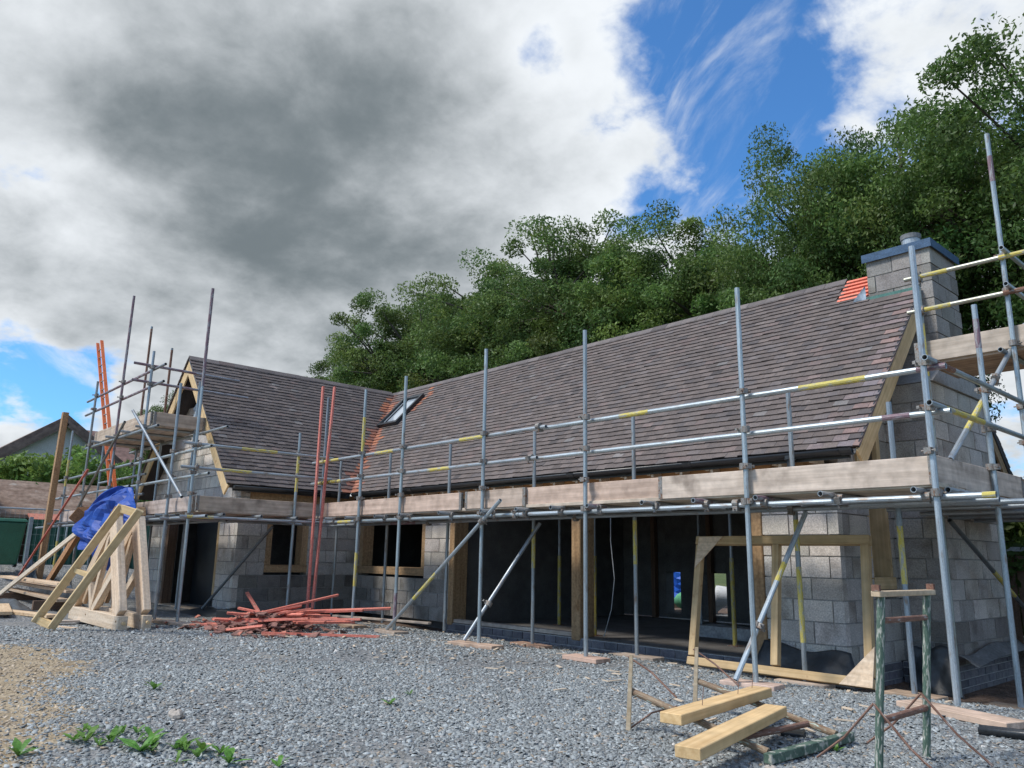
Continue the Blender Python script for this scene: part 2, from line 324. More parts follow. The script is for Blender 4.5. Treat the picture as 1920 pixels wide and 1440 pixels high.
XX, YY = np.meshgrid(gx, gy, indexing='ij'); ZZ = gz(XX, YY)
nx_, ny_ = XX.shape; gv = np.stack([XX, YY, ZZ], -1).reshape(-1, 3)
idx = np.arange(nx_*ny_).reshape(nx_, ny_)
q = np.stack([idx[:-1, :-1], idx[1:, :-1], idx[1:, 1:], idx[:-1, 1:]], -1).reshape(-1, 4)
def np_mesh(name, verts, faces, mat, tint=None, smooth=False):
    me = bpy.data.meshes.new(name); k = faces.shape[1]
    me.vertices.add(len(verts)); me.vertices.foreach_set('co', verts.astype(np.float32).ravel())
    me.loops.add(faces.size); me.loops.foreach_set('vertex_index', faces.astype(np.int32).ravel())
    me.polygons.add(len(faces)); me.polygons.foreach_set('loop_start', np.arange(0, faces.size, k, dtype=np.int32))
    me.polygons.foreach_set('loop_total', np.full(len(faces), k, dtype=np.int32))
    if tint is not None:
        ta = me.attributes.new('tint', 'FLOAT_COLOR', 'POINT'); ta.data.foreach_set('color', tint.astype(np.float32).ravel())
    me.materials.append(mat); me.update(calc_edges=True)
    if smooth: me.polygons.foreach_set('use_smooth', [True]*len(faces))
    return me
gt = np.stack([tanmask(XX, YY), brownmask(XX, YY), grassmask(XX, YY), np.ones_like(XX)], -1).reshape(-1, 4)
ground = bpy.data.objects.new('ground', np_mesh('ground', gv, q, ground_material(), gt, True)); COL.objects.link(ground); ground['kind'] = 'structure'
# slate chippings lying on it
def chips(name, n, dmin, dmax, smin, smax, label, power=1.0, earth=False):
    d = dmin+(dmax-dmin)*rng.random(n)**power; az = YAW+rng.uniform(-R_(36.5), R_(36.5), n)
    x = d*np.sin(az); y = d*np.cos(az)
    keep = (y < 7.98) | ((x > -3.2) & (y < 9)); keep &= ~((x < -13.55) & (y > 5.7)); keep &= (rng.random(n) < tanmask(x, y)**1.5) if earth else (rng.random(n) > .95*tanmask(x, y)); keep &= rng.random(n) > .8*brownmask(x, y)
    # thin patches where fines show
    pn = np.sin(x*1.3+y*.7)+np.sin(x*.55-y*1.9+2)+np.sin(x*2.7+y*2.1); keep &= ~((pn > 1.3) & (rng.random(n) < .6))
    for ra, rb in ((2.45, .16), (3.95, .15)):      # two wheel tracks pressed into the stone
        tk = np.abs(y-(ra+.16*(x+5)+.12*np.sin(x*.8)))/rb; keep &= ~((tk < 1) & (rng.random(n) < .5*(1-tk)))
    x, y = x[keep], y[keep]; n = len(x)
    s = smin+(smax-smin)*rng.random(n)**2.2
    a = rng.uniform(0, 6.283, (n, 1))+np.array([[.2, 1.5, 3.3, 4.7]])+rng.normal(0, .25, (n, 4))
    rr = s[:, None]*rng.uniform(.62, 1.1, (n, 4)); el_ = rng.uniform(.5, 1, (n, 1))
    th = s*rng.uniform(.10, .28, n)
    rot = rng.uniform(0, 6.283, (n, 1)); lx = rr*np.cos(a); ly = rr*np.sin(a)*el_
    px = lx*np.cos(rot)-ly*np.sin(rot); py = lx*np.sin(rot)+ly*np.cos(rot)
    tx = rng.normal(0, .28, (n, 1)); ty = rng.normal(0, .28, (n, 1)); zz = px*tx+py*ty
    top = np.stack([px*.9, py*.9, zz+th[:, None]], -1); bot = np.stack([px, py, zz-.2*th[:, None]], -1)
    vv = np.concatenate([bot, top], 1); vv[..., 0] += x[:, None]; vv[..., 1] += y[:, None]; vv[..., 2] += (gz(x, y)+s*.10)[:, None]
    base = (np.arange(n)*8)[:, None, None]
    F = np.array([(4, 5, 6, 7), (0, 1, 5, 4), (1, 2, 6, 5), (2, 3, 7, 6), (3, 0, 4, 7)])[None]+base
    k = rng.random(n); lum = np.interp(rng.random(n), [0, .5, .85, 1], [.18, .26, .33, .45])
    c = np.stack([lum*.93, lum*1.0, lum*1.0], -1)
    w_ = k > .955; c[w_] = lum[w_, None]*np.array([1.25, 1.0, .74]); g_ = (k > .93) & ~w_; c[g_] = lum[g_, None]*np.array([1.35, 1.3, 1.22])
    if earth: c = np.clip(lum*1.15, .16, .42)[:, None]*np.array([1.22, .98, .70])
    tint = np.concatenate([np.repeat(c[:, None, :], 8, 1), np.ones((n, 8, 1))], -1).reshape(-1, 4)
    o = bpy.data.objects.new(name, np_mesh(name, vv.reshape(-1, 3), F.reshape(-1, 4), m_stonechip, tint)); COL.objects.link(o)
    tag(o, label, 'earth' if earth else 'gravel', kind='stuff')
chips('gravel', 140000, 3.4, 8.2, .008, .027, 'loose grey slate chippings covering the yard in front of the house', .75)
chips('gravel', 42000, 8.2, 13.5, .014, .034, 'loose grey slate chippings covering the far yard towards the scaffolding', .8)
chips('earth_clods', 60000, 3.6, 12.5, .006, .024, 'dry tan earth clods and crumbs on the bare patch at left', .8, True)
# ------------------------------------------------------------------ house
house = thing('house', (-9.5, 10.3, 0), 'unfinished grey block house with brown tiled roof and open doorways inside scaffolding', 'house')
EY, EZ, RY, RZ = 7.8, 2.22, 10.35, 4.90          # eave and ridge of the main roof
WY, GX, BY = 8.1, -3.84, 12.6                     # front wall plane, right gable plane, back wall plane
VX = -3.45                                       # right verge
AX, WE0, WE1, VYW = -15.8, -18.35, -13.25, 5.4   # wing ridge, wing eaves, wing verge
WXI, WXO, WGY = -13.5, -18.1, 5.72               # wing inner wall, outer wall, gable plane
SLP = (RZ-EZ)/(RY-EY)
CH = .225
def course_wall(name, P, u0_, u1_, z0, z1, openings, inward, top=None, parent=house, dark=None, tone=1., brick=(.44, CH), mat=m_block, t=.26, core=None, pname='concrete_block'):
    """P(u,z) -> point on the outer face; inward = unit vector into the wall; top(z) -> (ulo,uhi) limit for gables"""
    core_mb = MB(); inward = V(inward); L, H = brick; pieces = []
    nrow = int(math.ceil((z1-z0)/H-1e-6))
    for r in range(nrow):
        za, zb = z0+r*H, min(z0+(r+1)*H, z1); zm = (za+zb)/2
        la, ha = (u0_, u1_) if not top else top(za); lb, hb = (u0_, u1_) if not top else top(zb)
        la, lb = max(la, u0_), max(lb, u0_); ha, hb = min(ha, u1_), min(hb, u1_)
        cuts = sorted([(a, b) for a, b, c, d in openings if c < zm < d]); ints = []; s0 = min(la, lb); e0 = max(ha, hb)
        for a, b in cuts:
            if a > s0: ints.append((s0, a))
            s0 = max(s0, b)
        if s0 < e0: ints.append((s0, e0))
        for a, b in ints:
            if b-a < .03: continue
            def cl(u, lo, hi): return min(max(u, lo), hi)
            e = .012
            c = []
            for dep in (.014, t):
                c += [P(cl(a+e, la, ha), za)+inward*dep, P(cl(b-e, la, ha), za)+inward*dep, P(cl(b-e, lb, hb), zb)+inward*dep, P(cl(a+e, lb, hb), zb)+inward*dep]
            core_mb.hexa(c)
            off = (r % 2)*L/2
            k = math.floor((a-off)/L); u = off+k*L; sp = 0
            while u < b-1e-4:
                if H > .2 and not sp and random.random() < .13: sp = random.choice((.1, .14, .22, .3)); u_n = u+sp
                else: u_n = (u+L-sp) if sp else u+L; sp = 0
                ua, ub = max(u, a), min(u_n, b); u = u_n
                if ub-ua < .02: continue
                g = .007
                x0, x1 = (ua+g if ua > a+1e-4 else ua), (ub-g if ub < b-1e-4 else ub)
                q0, q1, q2, q3 = cl(x0, la, ha), cl(x1, la, ha), cl(x1, lb, hb), cl(x0, lb, hb)
                if q1-q0 < .015 and q2-q3 < .015: continue
                dj = jit(.003); c = []
                for dep in (dj, .10):
                    c += [P(q0, za+g)+inward*dep, P(max(q1, q0+.004), za+g)+inward*dep, P(max(q2, q3+.004), zb-g)+inward*dep, P(q3, zb-g)+inward*dep]
                pieces.append((c, (ua+ub)/2, zm))
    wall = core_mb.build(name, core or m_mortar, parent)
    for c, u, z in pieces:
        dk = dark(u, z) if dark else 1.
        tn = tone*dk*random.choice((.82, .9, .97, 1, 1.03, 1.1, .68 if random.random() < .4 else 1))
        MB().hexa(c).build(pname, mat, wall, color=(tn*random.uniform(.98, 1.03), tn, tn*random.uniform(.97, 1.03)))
    return wall
FZ = -.02   # floor level
def Pf(u, z): return V((u, WY, z))
front_open = [(-13.36, -11.19, .72, 1.95), (-10.47, -4.72, -1, 1.98)]
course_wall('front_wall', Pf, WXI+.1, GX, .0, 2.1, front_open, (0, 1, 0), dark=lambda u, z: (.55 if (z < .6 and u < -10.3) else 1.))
def Pi(u, z): return V((WXI, u, z))
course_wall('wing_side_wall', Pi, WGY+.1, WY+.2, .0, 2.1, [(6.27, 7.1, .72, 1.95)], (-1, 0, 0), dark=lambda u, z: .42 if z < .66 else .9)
def Pw(u, z): return V((u, WGY, z))
def wtop(z):
    k = (z-EZ)/SLP+.1
    return (WXO, WXI) if z < EZ else (max(WXO, WE0+k), min(WXI, WE1-k))
course_wall('wing_gable_wall', Pw, WXO, WXI, .0, 4.0, [(-17.1, -14.28, -1, 1.98)], (0, 1, 0), top=wtop, dark=lambda u, z: 1.05)
def Pg(u, z): return V((GX, u, z))
def gtop(z):
    k = (z-EZ)/SLP+.1
    return (WY+.1, BY) if z < EZ else (max(WY+.1, EY+k), min(BY, 2*RY-EY-k))
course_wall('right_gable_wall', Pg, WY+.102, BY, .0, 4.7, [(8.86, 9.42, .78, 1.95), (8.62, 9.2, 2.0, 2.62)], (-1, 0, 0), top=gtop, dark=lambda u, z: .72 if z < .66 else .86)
# plinth bricks
course_wall('front_plinth', lambda u, z: V((u, WY-.012, z)), -10.5, -4.72, -.21, .0, [], (0, 1, 0), brick=(.225, .105), mat=m_brick, core=m_lightmortar, pname='brick', t=.3, tone=1.25)
course_wall('side_plinth', lambda u, z: V((GX+.012, u, z)), WY+.0, 9.4, -.34, .0, [], (-1, 0, 0), brick=(.225, .085), mat=m_brick, core=m_lightmortar, pname='brick', t=.3, tone=1.1)
course_wall('pier_plinth', lambda u, z: V((u, WY-.012, z)), -4.715, GX+.01, -.24, .0, [], (0, 1, 0), brick=(.225, .085), mat=m_brick, core=m_lightmortar, pname='brick', t=.3, tone=1.1)
# chimney breast and stack on the right gable
CX, CY0, CY1 = -3.28, 9.5, 11.3; SY0, SY1, SX0, STOP = 9.9, 10.8, -4.06, 5.0
ch = empty_part('chimney', (-3.6, 10.35, -.3), house)
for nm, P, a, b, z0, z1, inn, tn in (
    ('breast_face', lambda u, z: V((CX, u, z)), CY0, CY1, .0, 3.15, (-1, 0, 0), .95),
    ('breast_side', lambda u, z: V((u, CY0, z)), GX, CX-.1, .0, 3.15, (0, 1, 0), .8),  # toned darker than the face: shade on this side put into the colour
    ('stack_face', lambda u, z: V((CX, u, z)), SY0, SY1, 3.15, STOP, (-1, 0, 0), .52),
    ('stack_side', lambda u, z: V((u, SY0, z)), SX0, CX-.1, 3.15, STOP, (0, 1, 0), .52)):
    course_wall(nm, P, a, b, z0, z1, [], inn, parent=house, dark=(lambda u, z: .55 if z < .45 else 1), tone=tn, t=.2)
course_wall('breast_plinth', lambda u, z: V((CX+.012, u, z)), CY0-.1, CY1+.1, -.4, .0, [], (-1, 0, 0), brick=(.225, .085), mat=m_brick, core=m_lightmortar, pname='brick', t=.3, tone=1.3)
course_wall('breast_plinth', lambda u, z: V((u, CY0-.112, z)), GX, CX+.012, -.4, .0, [], (0, 1, 0), brick=(.225, .085), mat=m_brick, core=m_lightmortar, pname='brick', t=.3, tone=1.1)
mb = MB(); mb.box(SX0+.03, CX-.21, SY0+.21, SY1-.03, 3.2, STOP-.02); mb.box(GX-.1, CX-.21, CY0+.21, CY1-.03, 0, 3.13); mb.build('chimney_core', m_mortar, ch)
mb = MB(); S_ = .04
mb.hexa([V(p) for p in ((CX+.03, CY0-.01, 3.153), (CX+.03, CY1, 3.153), (GX, CY1, 3.153), (GX, CY0-.01, 3.153), (CX+.02, SY0-.0, 3.42), (CX+.02, SY1, 3.42), (GX, SY1, 3.42), (GX, SY0-.0, 3.42))]); mb.build('shoulder', m_mortar, ch)
mb = MB(); mb.box(SX0-S_, CX+S_, SY0-S_, SY1+S_, STOP-.02, STOP+.035); mb.box(SX0-S_, CX+S_, SY0-S_, SY0-S_+.012, STOP-.075, STOP-.02); mb.box(CX+S_-.012, CX+S_, SY0-S_+.012, SY1+S_, STOP-.07, STOP-.02); mb.build('cap_membrane', m_capblue, ch)
mb = MB(); mb.tube((-3.62, 10.3, STOP+.04), (-3.62, 10.3, STOP+.30), .115, 20); fl = mb.build('flue', m_galv, ch, smooth=False); MB().tube((-3.62, 10.3, STOP+.24), (-3.62, 10.3, STOP+.303), .124, 20).build('flue_band', m_grey_felt, fl)
MB().beam((SX0-.05, SY0-.025, 4.40), (CX-.2, SY0-.025, 4.40), .02, .10).build('flashing', m_green_mem, ch)
mb = MB(); mb.grid([[V((SX0-.02-.17*t*(1-s), SY0-.04-.02*t, 4.42+.18*s+.09*math.sin(3*t)*0)) for t in (0, .35, .7, 1)] for s in (0, .5, 1)]); solid(mb.build('flashing', m_sheet, ch), .004)
# interior: floor, ceiling, added partition walls, back wall with a doorway open to the garden
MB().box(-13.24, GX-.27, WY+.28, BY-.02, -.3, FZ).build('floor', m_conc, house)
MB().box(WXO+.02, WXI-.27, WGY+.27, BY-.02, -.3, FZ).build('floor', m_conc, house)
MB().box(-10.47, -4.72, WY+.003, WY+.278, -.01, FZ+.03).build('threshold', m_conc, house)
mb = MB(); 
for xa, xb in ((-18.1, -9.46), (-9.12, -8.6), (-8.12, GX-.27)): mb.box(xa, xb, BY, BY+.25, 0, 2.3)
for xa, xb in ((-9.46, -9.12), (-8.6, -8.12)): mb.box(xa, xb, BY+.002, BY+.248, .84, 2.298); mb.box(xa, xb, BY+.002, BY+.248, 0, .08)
mb.build('back_wall', m_dim_inner, house)
MB().box(WXO, WXO+.25, WGY+.27, BY, -.2, 2.2).build('wing_outer_wall', m_dim_inner, house)
MB().box(-10.6, -10.5, 8.5, BY-.02, FZ, 2.13).build('added_partition', m_dim_inner, house); MB().box(-14.9, -14.8, 6.1, BY-.05, FZ, 2.1).build('added_partition', m_dim_inner, house)  # partitions added so the view through the openings stays dark
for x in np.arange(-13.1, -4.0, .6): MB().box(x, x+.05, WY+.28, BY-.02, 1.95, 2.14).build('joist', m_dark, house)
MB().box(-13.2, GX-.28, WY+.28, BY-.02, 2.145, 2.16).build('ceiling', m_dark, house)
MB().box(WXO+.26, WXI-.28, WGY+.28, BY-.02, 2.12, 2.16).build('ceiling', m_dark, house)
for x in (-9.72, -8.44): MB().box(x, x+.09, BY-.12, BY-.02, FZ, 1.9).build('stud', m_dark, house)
# oak frame in the front wall
for x, w_ in ((-10.41, .13), (-7.60, .17), (-4.79, .13)):
    bevel(MB().box(x-w_/2, x+w_/2, WY-.02, WY+.28, FZ-.01, 1.975).build('post', m_oak, house, color=(.9, .88, .86)), .01)
MB().box(-10.4, -7.7, WY+.02, WY+.14, FZ+.035, FZ+.085).build('door_sill', m_board, house)
MB().box(-13.45, -4.0, WY-.016, WY+.10, 2.102, 2.19).build('wall_plate', m_oak, house)
MB().box(-13.46, -4.55, WY-.05, WY-.018, 1.985, 2.17).build('wall_plate', m_pine, house, color=(.85, .66, .55))
MB().box(WXI+.004, WXI+.05, 5.9, 8.0, 1.985, 2.17).build('wall_plate', m_oak, house)
def window(x0, x1, z0, z1, face, mat=m_oak):
    """face: 'f' front wall, 'w' wing side wall, 'g' right gable"""
    def bx(a, b, c, d, y0, y1):
        if face == 'f': return MB().box(a, b, WY+y0, WY+y1, c, d)
        if face == 'w': return MB().box(WXI-y1, WXI-y0, a, b, c, d)
        return MB().box(GX-y1, GX-y0, a, b, c, d)
    jw = .06 if face == 'g' else .12
    wn = bx(x0, x1, z0, z0+.13, -.01, .26).build('window_frame', mat, house)
    bx(x0, x0+jw, z0+.132, z1, .02, .25).build('jamb', mat, wn); bx(x1-jw, x1, z0+.132, z1, .02, .25).build('jamb', mat, wn)
    bx(x0+jw+.002, x1-jw-.002, z1-.1, z1, .02, .25).build('head', mat, wn)
    return wn
window(-13.36, -11.19, .722, 1.95, 'f'); window(6.27, 7.1, .722, 1.95, 'w'); window(8.86, 9.42, .782, 1.95, 'g', m_pine)
MB().box(-14.42, -14.285, WGY+.02, WGY+.2, .3, 1.97).build('door_jamb', m_pine, house); MB().box(-17.09, -16.98, WGY+.02, WGY+.2, .0, 1.97).build('door_jamb', m_dark, house)
MB().box(-17.1, -14.2, WGY-.06, WGY+.2, -.1, .02).build('door_sill', m_palepine, house)
MB().box(-17.0, -14.43, WGY+.6, WGY+.64, FZ, 2.0).build('doorway_dark_panel', m_black, house)  # black panel standing in for the dark inside the wing doorway
# dormer-like timber opening beside the right verge
mb = MB(); mb.box(GX-.02, GX+.03, 8.6, 8.7, 2.0, 2.56); mb.box(GX-.02, GX+.03, 9.12, 9.22, 2.0, 2.56); mb.box(GX-.02, GX+.035, 8.6, 9.22, 2.562, 2.66); mb.build('hatch_frame', m_pine, house)
MB().box(GX-.2, GX-.15, 8.6, 9.2, 1.95, 2.65).build('hatch_board', m_dark, house)
# ---- roof decks
SL = math.hypot(RY-EY, RZ-EZ); sF = V((0, (RY-EY)/SL, (RZ-EZ)/SL)); nF = V((0, -(RZ-EZ)/SL, (RY-EY)/SL))
sW = V((-(RY-EY)/SL, 0, (RZ-EZ)/SL)); nW = V(((RZ-EZ)/SL, 0, (RY-EY)/SL)); sB = V((0, -sF.y, sF.z)); nB = V((0, -nF.y, nF.z)); sL = V((-sW.x, 0, sW.z)); nL = V((-nW.x, 0, nW.z))
def deck(poly, n_, name='roof'):
    a = [V(p)-n_*.004 for p in poly]; b = [V(p)-n_*.10 for p in poly]; k = len(poly)
    return MB().add(a+b, [tuple(range(k)), tuple(range(2*k-1, k-1, -1))]+[(i, (i+1) % k, k+(i+1) % k, k+i) for i in range(k)]).build(name, m_felt, house)
main_roof = deck([(VX, EY, EZ), (VX, RY, RZ), (AX, RY, RZ), (WE1, EY, EZ)], nF)
back_roof = deck([(VX, 2*RY-EY, EZ), (WXO, 2*RY-EY, EZ), (WXO, RY, RZ), (VX, RY, RZ)], nB)
wing_roof = deck([(WE1, VYW, EZ), (WE1, EY, EZ), (AX, RY, RZ), (AX, VYW, RZ)], nW)
wingl_roof = deck([(WE0, VYW, EZ), (AX, VYW, RZ), (AX, RY, RZ), (WE0, RY, EZ)], nL)
def tiles(parent, O, U, S, Nn, umin, umax, colour, skip=None, nobj=300, gauge=.1035):
    out = []; rows = int(SL/gauge); tw = .165; O = V(O)
    for r in range(rows+1):
        s0 = r*gauge-.03; s1 = min(s0+gauge+.055, SL)
        h0, h1 = .034, .012
        off = (r % 2)*tw/2+jit(.006); lo = min(umin(s0), umin(s1)); hi = max(umax(s0), umax(s1))
        k = math.floor((lo-off)/tw)
        while off+k*tw < hi:
            a, b = off+k*tw+.0015, off+(k+1)*tw-.0015; k += 1
            if skip and skip((a+b)/2, s0): continue
            q = [max(a, umin(s0)), min(b, umax(s0)), min(b, umax(s1)), max(a, umin(s1))]
            if q[1]-q[0] < .012 and q[2]-q[3] < .012: continue
            q[1] = max(q[1], q[0]+.004); q[2] = max(q[2], q[3]+.004)
            dh = abs(random.gauss(0, .0035)); ds = random.gauss(0, .004); dt = random.gauss(0, .003)
            c = []
            for th in (0., .013):
                c += [O+U*q[0]+S*(s0+ds-dt)+Nn*(h0+dh+th-.013), O+U*q[1]+S*(s0+ds+dt)+Nn*(h0+dh*.3+th-.013), O+U*q[2]+S*s1+Nn*(h1+th-.013), O+U*q[3]+S*s1+Nn*(h1+th-.013)]
            out.append((c, colour((a+b)/2, s0, r)))
    camp = V((0, 0, CAMH))
    out.sort(key=lambda t: (t[0][0]-camp).length)
    for c, col in out[:nobj]: MB().hexa(c).build('roof_tile', m_tile, parent, tint=[(*col, 1)]*8)
    if out[nobj:]:
        mb = MB(); tn = []
        for c, col in out[nobj:]: mb.hexa(c); tn += [(*col, 1)]*8
        o = mb.build('roof_tiles', m_tile, parent, tint=tn); o['kind'] = 'stuff'
def tcol(base=(.134, .112, .102)):
    k = random.random(); l = random.gauss(1, .10)
    if k < .07: base = (.150, .118, .108)
    elif k < .18: base = (.132, .115, .110)
    elif k < .24: base = (.100, .088, .085)
    elif k < .252: base = (.175, .163, .155)
    return tuple(max(.02, b*l) for b in base)
def orange(): return random.choice(((.36, .15, .085), (.30, .13, .085), (.24, .115, .085), (.15, .10, .088)))
VR = (RY-EY)/SL
def main_c(u, s, r):     # u = X
    v = u-(WE1-VR*s)
    if v < .15 or (v < .28 and random.random() < .4): return orange()
    if abs(u+14.0) < .16 and s > 2.6 and random.random() < .35: return orange()
    if VX-u < .22 and r % 2 == 0: return random.choice(((.25, .175, .155), (.21, .165, .16), (.22, .155, .14), (.19, .165, .17)))
    if VX-u < .45 and random.random() < .10: return (.18, .145, .14)
    return tcol()
def wing_c(u, s, r):     # u = Y
    v = (EY+VR*s)-u
    if v < .13 or (v < .26 and random.random() < .4): return orange()
    return tcol((.130, .111, .103))
def sky_hole(u, s): return -14.80 < u < -14.04 and 2.16 < s < 3.26
bare = lambda u, s: u > -4.52+.09*((int(s/.1035)) % 2) and s > SL-.56
tiles(main_roof, (0, EY, EZ), V((1, 0, 0)), sF, nF, lambda s: WE1-VR*s, lambda s: VX+.045, main_c, lambda u, s: sky_hole(u, s) or (bare(u, s)) or (SX0-.02 < u and s > 2.93))
tiles(wing_roof, (WE1, 0, EZ), V((0, 1, 0)), sW, nW, lambda s: VYW-.055, lambda s: EY+VR*s, wing_c)
tiles(wingl_roof, (WE0, 0, EZ), V((0, -1, 0)), sL, nL, lambda s: -RY, lambda s: -VYW+.06, lambda u, s, r: tcol(), nobj=0)
tiles(back_roof, (0, 2*RY-EY, EZ), V((-1, 0, 0)), sB, nB, lambda s: -VX, lambda s: -WXO, lambda u, s, r: tcol(), nobj=0)
for k in range(6):        # bare red battens by the chimney
    s = SL-.06-k*.1
    MB().beam(V((-4.50, EY, EZ))+sF*s+nF*.02, V((-4.09, EY, EZ))+sF*s+nF*.02, .045, .03, nF).build('batten', m_batten, main_roof, color=(1.25, 1.05, .95))
MB().add([V((-4.5, EY, EZ))+sF*(SL-.6)+nF*.003, V((-4.08, EY, EZ))+sF*(SL-.6)+nF*.003, V((-4.08, EY, EZ))+sF*SL+nF*.003, V((-4.5, EY, EZ))+sF*SL+nF*.003], [(0, 1, 2, 3)]).build('underlay', m_redtile, main_roof)
def ridge(p0, p1, par):
    p0, p1 = V(p0), V(p1); L = (p1-p0).length; a = (p1-p0).normalized(); sd_ = a.cross(V((0, 0, 1))); n = int(L/.3)
    for i in range(n):
        q0 = p0+a*(L*i/n); q1 = p0+a*(L*(i+1)/n-.004); dz = jit(.003); mb = MB()
        for sg in (-1, 1):
            dn = (sd_*sg*.085+V((0, 0, -.085*SLP)))
            t0 = V((0, 0, .042+dz)); c = [q0+t0, q1+t0, q1+t0+dn, q0+t0+dn]; mb.hexa(c+[x+V((0, 0, .016)) for x in c])
        mb.build('ridge_tile', m_tile, par, tint=[(*tcol((.15, .132, .125)), 1)]*16)
ridge((-4.52, RY, RZ), (AX-.1, RY, RZ), main_roof); ridge((AX, VYW-.05, RZ), (AX, RY-.1, RZ), wing_roof)
# skylight
S0, S1 = 2.2, 3.22
def rp(x, s, h): return V((x, EY, EZ))+sF*s+nF*h
skl = empty_part('skylight', rp(-14.42, 2.7, 0), house)
for x in (-14.77, -14.07): MB().beam(rp(x, S0, .055), rp(x, S1, .055), .07, .11, nF).build('frame_side', m_black, skl)
for s in (S0+.035, S1-.035): MB().beam(rp(-14.735, s, .055), rp(-14.105, s, .055), .07, .108, nF).build('frame_rail', m_black, skl)
MB().beam(rp(-14.6, S0+.075, .06), rp(-14.6, S1-.075, .06), .03, .05, nF).build('glazing_bar', m_black, skl)
c = [rp(-14.735, S0+.072, .05), rp(-14.105, S0+.072, .05), rp(-14.105, S1-.072, .05), rp(-14.735, S1-.072, .05)]
MB().hexa(c+[p+nF*.012 for p in c]).build('pane', m_skyglass, skl)
# verge bargeboards, gutters, rafter feet
def barge(p0, p1, nrm, mat=m_pine, wd=.22):
    bevel(MB().beam(V(p0), V(p1), .032, wd, nrm).build('bargeboard', mat, house), .004)
o_ = -.128
barge(V((VX+.004, EY-.04, EZ-.04))+nF*o_, V((VX+.004, SY0-.06, EZ-.04+SLP*(SY0-.06-EY+.04)))+nF*o_, nF, m_pine)
barge(V((VX-.03, 2*RY-EY, EZ))+nB*o_, V((VX-.03, SY1+.06, EZ+SLP*(2*RY-EY-SY1-.06)))+nB*o_, nB, m_oak)
barge(V((WE1+.03, VYW-.018, EZ-.03))+nW*o_, V((AX+.03, VYW-.018, RZ-.03))+nW*o_, nW)
barge(V((WE0-.03, VYW-.018, EZ-.03))+nL*o_, V((AX-.03, VYW-.016, RZ-.03))+nL*o_, nL)
MB().beam(V((VX+.03, EY-.03, EZ-.01))+nF*-.004, V((VX+.03, SY0-.05, EZ-.01+SLP*(SY0-.05-EY+.03)))+nF*-.004, .016, .035, nF).build('verge_trim', m_black, house)
MB().beam(V((WE1+.02, VYW-.044, EZ))+nW*-.006, V((AX, VYW-.044, RZ))+nW*-.006, .012, .03, nW).build('verge_trim', m_black, house)
MB().add([(AX-.62, WGY+.35, 3.9), (AX+.62, WGY+.35, 3.9), (AX, WGY+.35, 4.58), (AX-.62, WGY+.4, 3.9), (AX+.62, WGY+.4, 3.9), (AX, WGY+.4, 4.58)], [(0, 1, 2), (3, 5, 4), (0, 3, 4, 1), (1, 4, 5, 2), (2, 5, 3, 0)]).build('gable_void_panel', m_felt, house)  # dark triangle standing in for the unlit void in the gable head
# loose clear sheet in the wing gable head
mb = MB(); mb.grid([[V((-15.3-.75*s+.1*math.sin(5*t)+.04*math.sin(9*s), VYW+.2+.06*math.sin(7*t+3*s), 3.5+.75*t*(1-.55*s)+.03*math.sin(8*s+4*t))) for s in np.linspace(-.05, .8, 10)] for t in np.linspace(0, 1, 8)])
tag(mb.build('plastic_sheet', m_sheet, smooth=True), 'clear plastic sheet hanging in the open head of the left gable', 'plastic sheet')
def gutter(p0, p1, outv):
    p0, p1, outv = V(p0), V(p1), V(outv); a = (p1-p0).normalized(); L = (p1-p0).length
    mb = MB(); prof = [(math.cos(t)*.058, math.sin(t)*.058) for t in np.linspace(math.pi, 2*math.pi, 9)]
    mb.grid([[p+outv*x+V((0, 0, z)) for x, z in prof] for p in (p0, p1)])
    g = solid(mb.build('gutter', m_black, house, smooth=True), .004)
    for e in (p0, p1):
        MB().add([e+outv*x+V((0, 0, z)) for x, z in prof], [tuple(range(9))]).build('gutter_end', m_black, g)
    for k in range(1, int(L/1.9)+1):
        c = p0+a*(k*1.9); mb = MB(); mb.grid([[p+outv*x*1.09+V((0, 0, z*1.09)) for x, z in prof] for p in (c-a*.06, c+a*.06)]); solid(mb.build('gutter_joint', m_black, g), .006)
    return g
g = gutter((-13.0, EY-.10, EZ-.035), (VX-.02, EY-.10, EZ-.035), (0, -1, 0))
MB().tube((-4.12, EY-.10, EZ-.09), (-4.12, EY-.10, EZ-.22), .036, 12).tube((-4.12, EY-.10, EZ-.06), (-4.12, EY-.10, EZ-.1), .062, 12).build('gutter_outlet', m_black, g)
gutter((WE1+.10, VYW+.04, EZ-.035), (WE1+.10, EY-.2, EZ-.035), (1, 0, 0))
MB().box(-13.1, VX-.07, EY-.02, EY+.01, EZ-.12, EZ-.02).build('fascia', m_black, house); MB().box(WE1-.01, WE1+.02, VYW+.06, EY-.05, EZ-.12, EZ-.02).build('fascia', m_black, house)
for x in np.arange(-13.0, -3.8, .43): MB().box(x, x+.05, EY+.012, WY-.052, EZ-.13, EZ-.05).build('rafter_foot', m_palepine, house)
for x in np.arange(-12.9, -4.0, .43): MB().box(x, x+.035, EY-.03, EY-.022, EZ-.162, EZ-.128).build('soffit_batten', m_palepine, house)
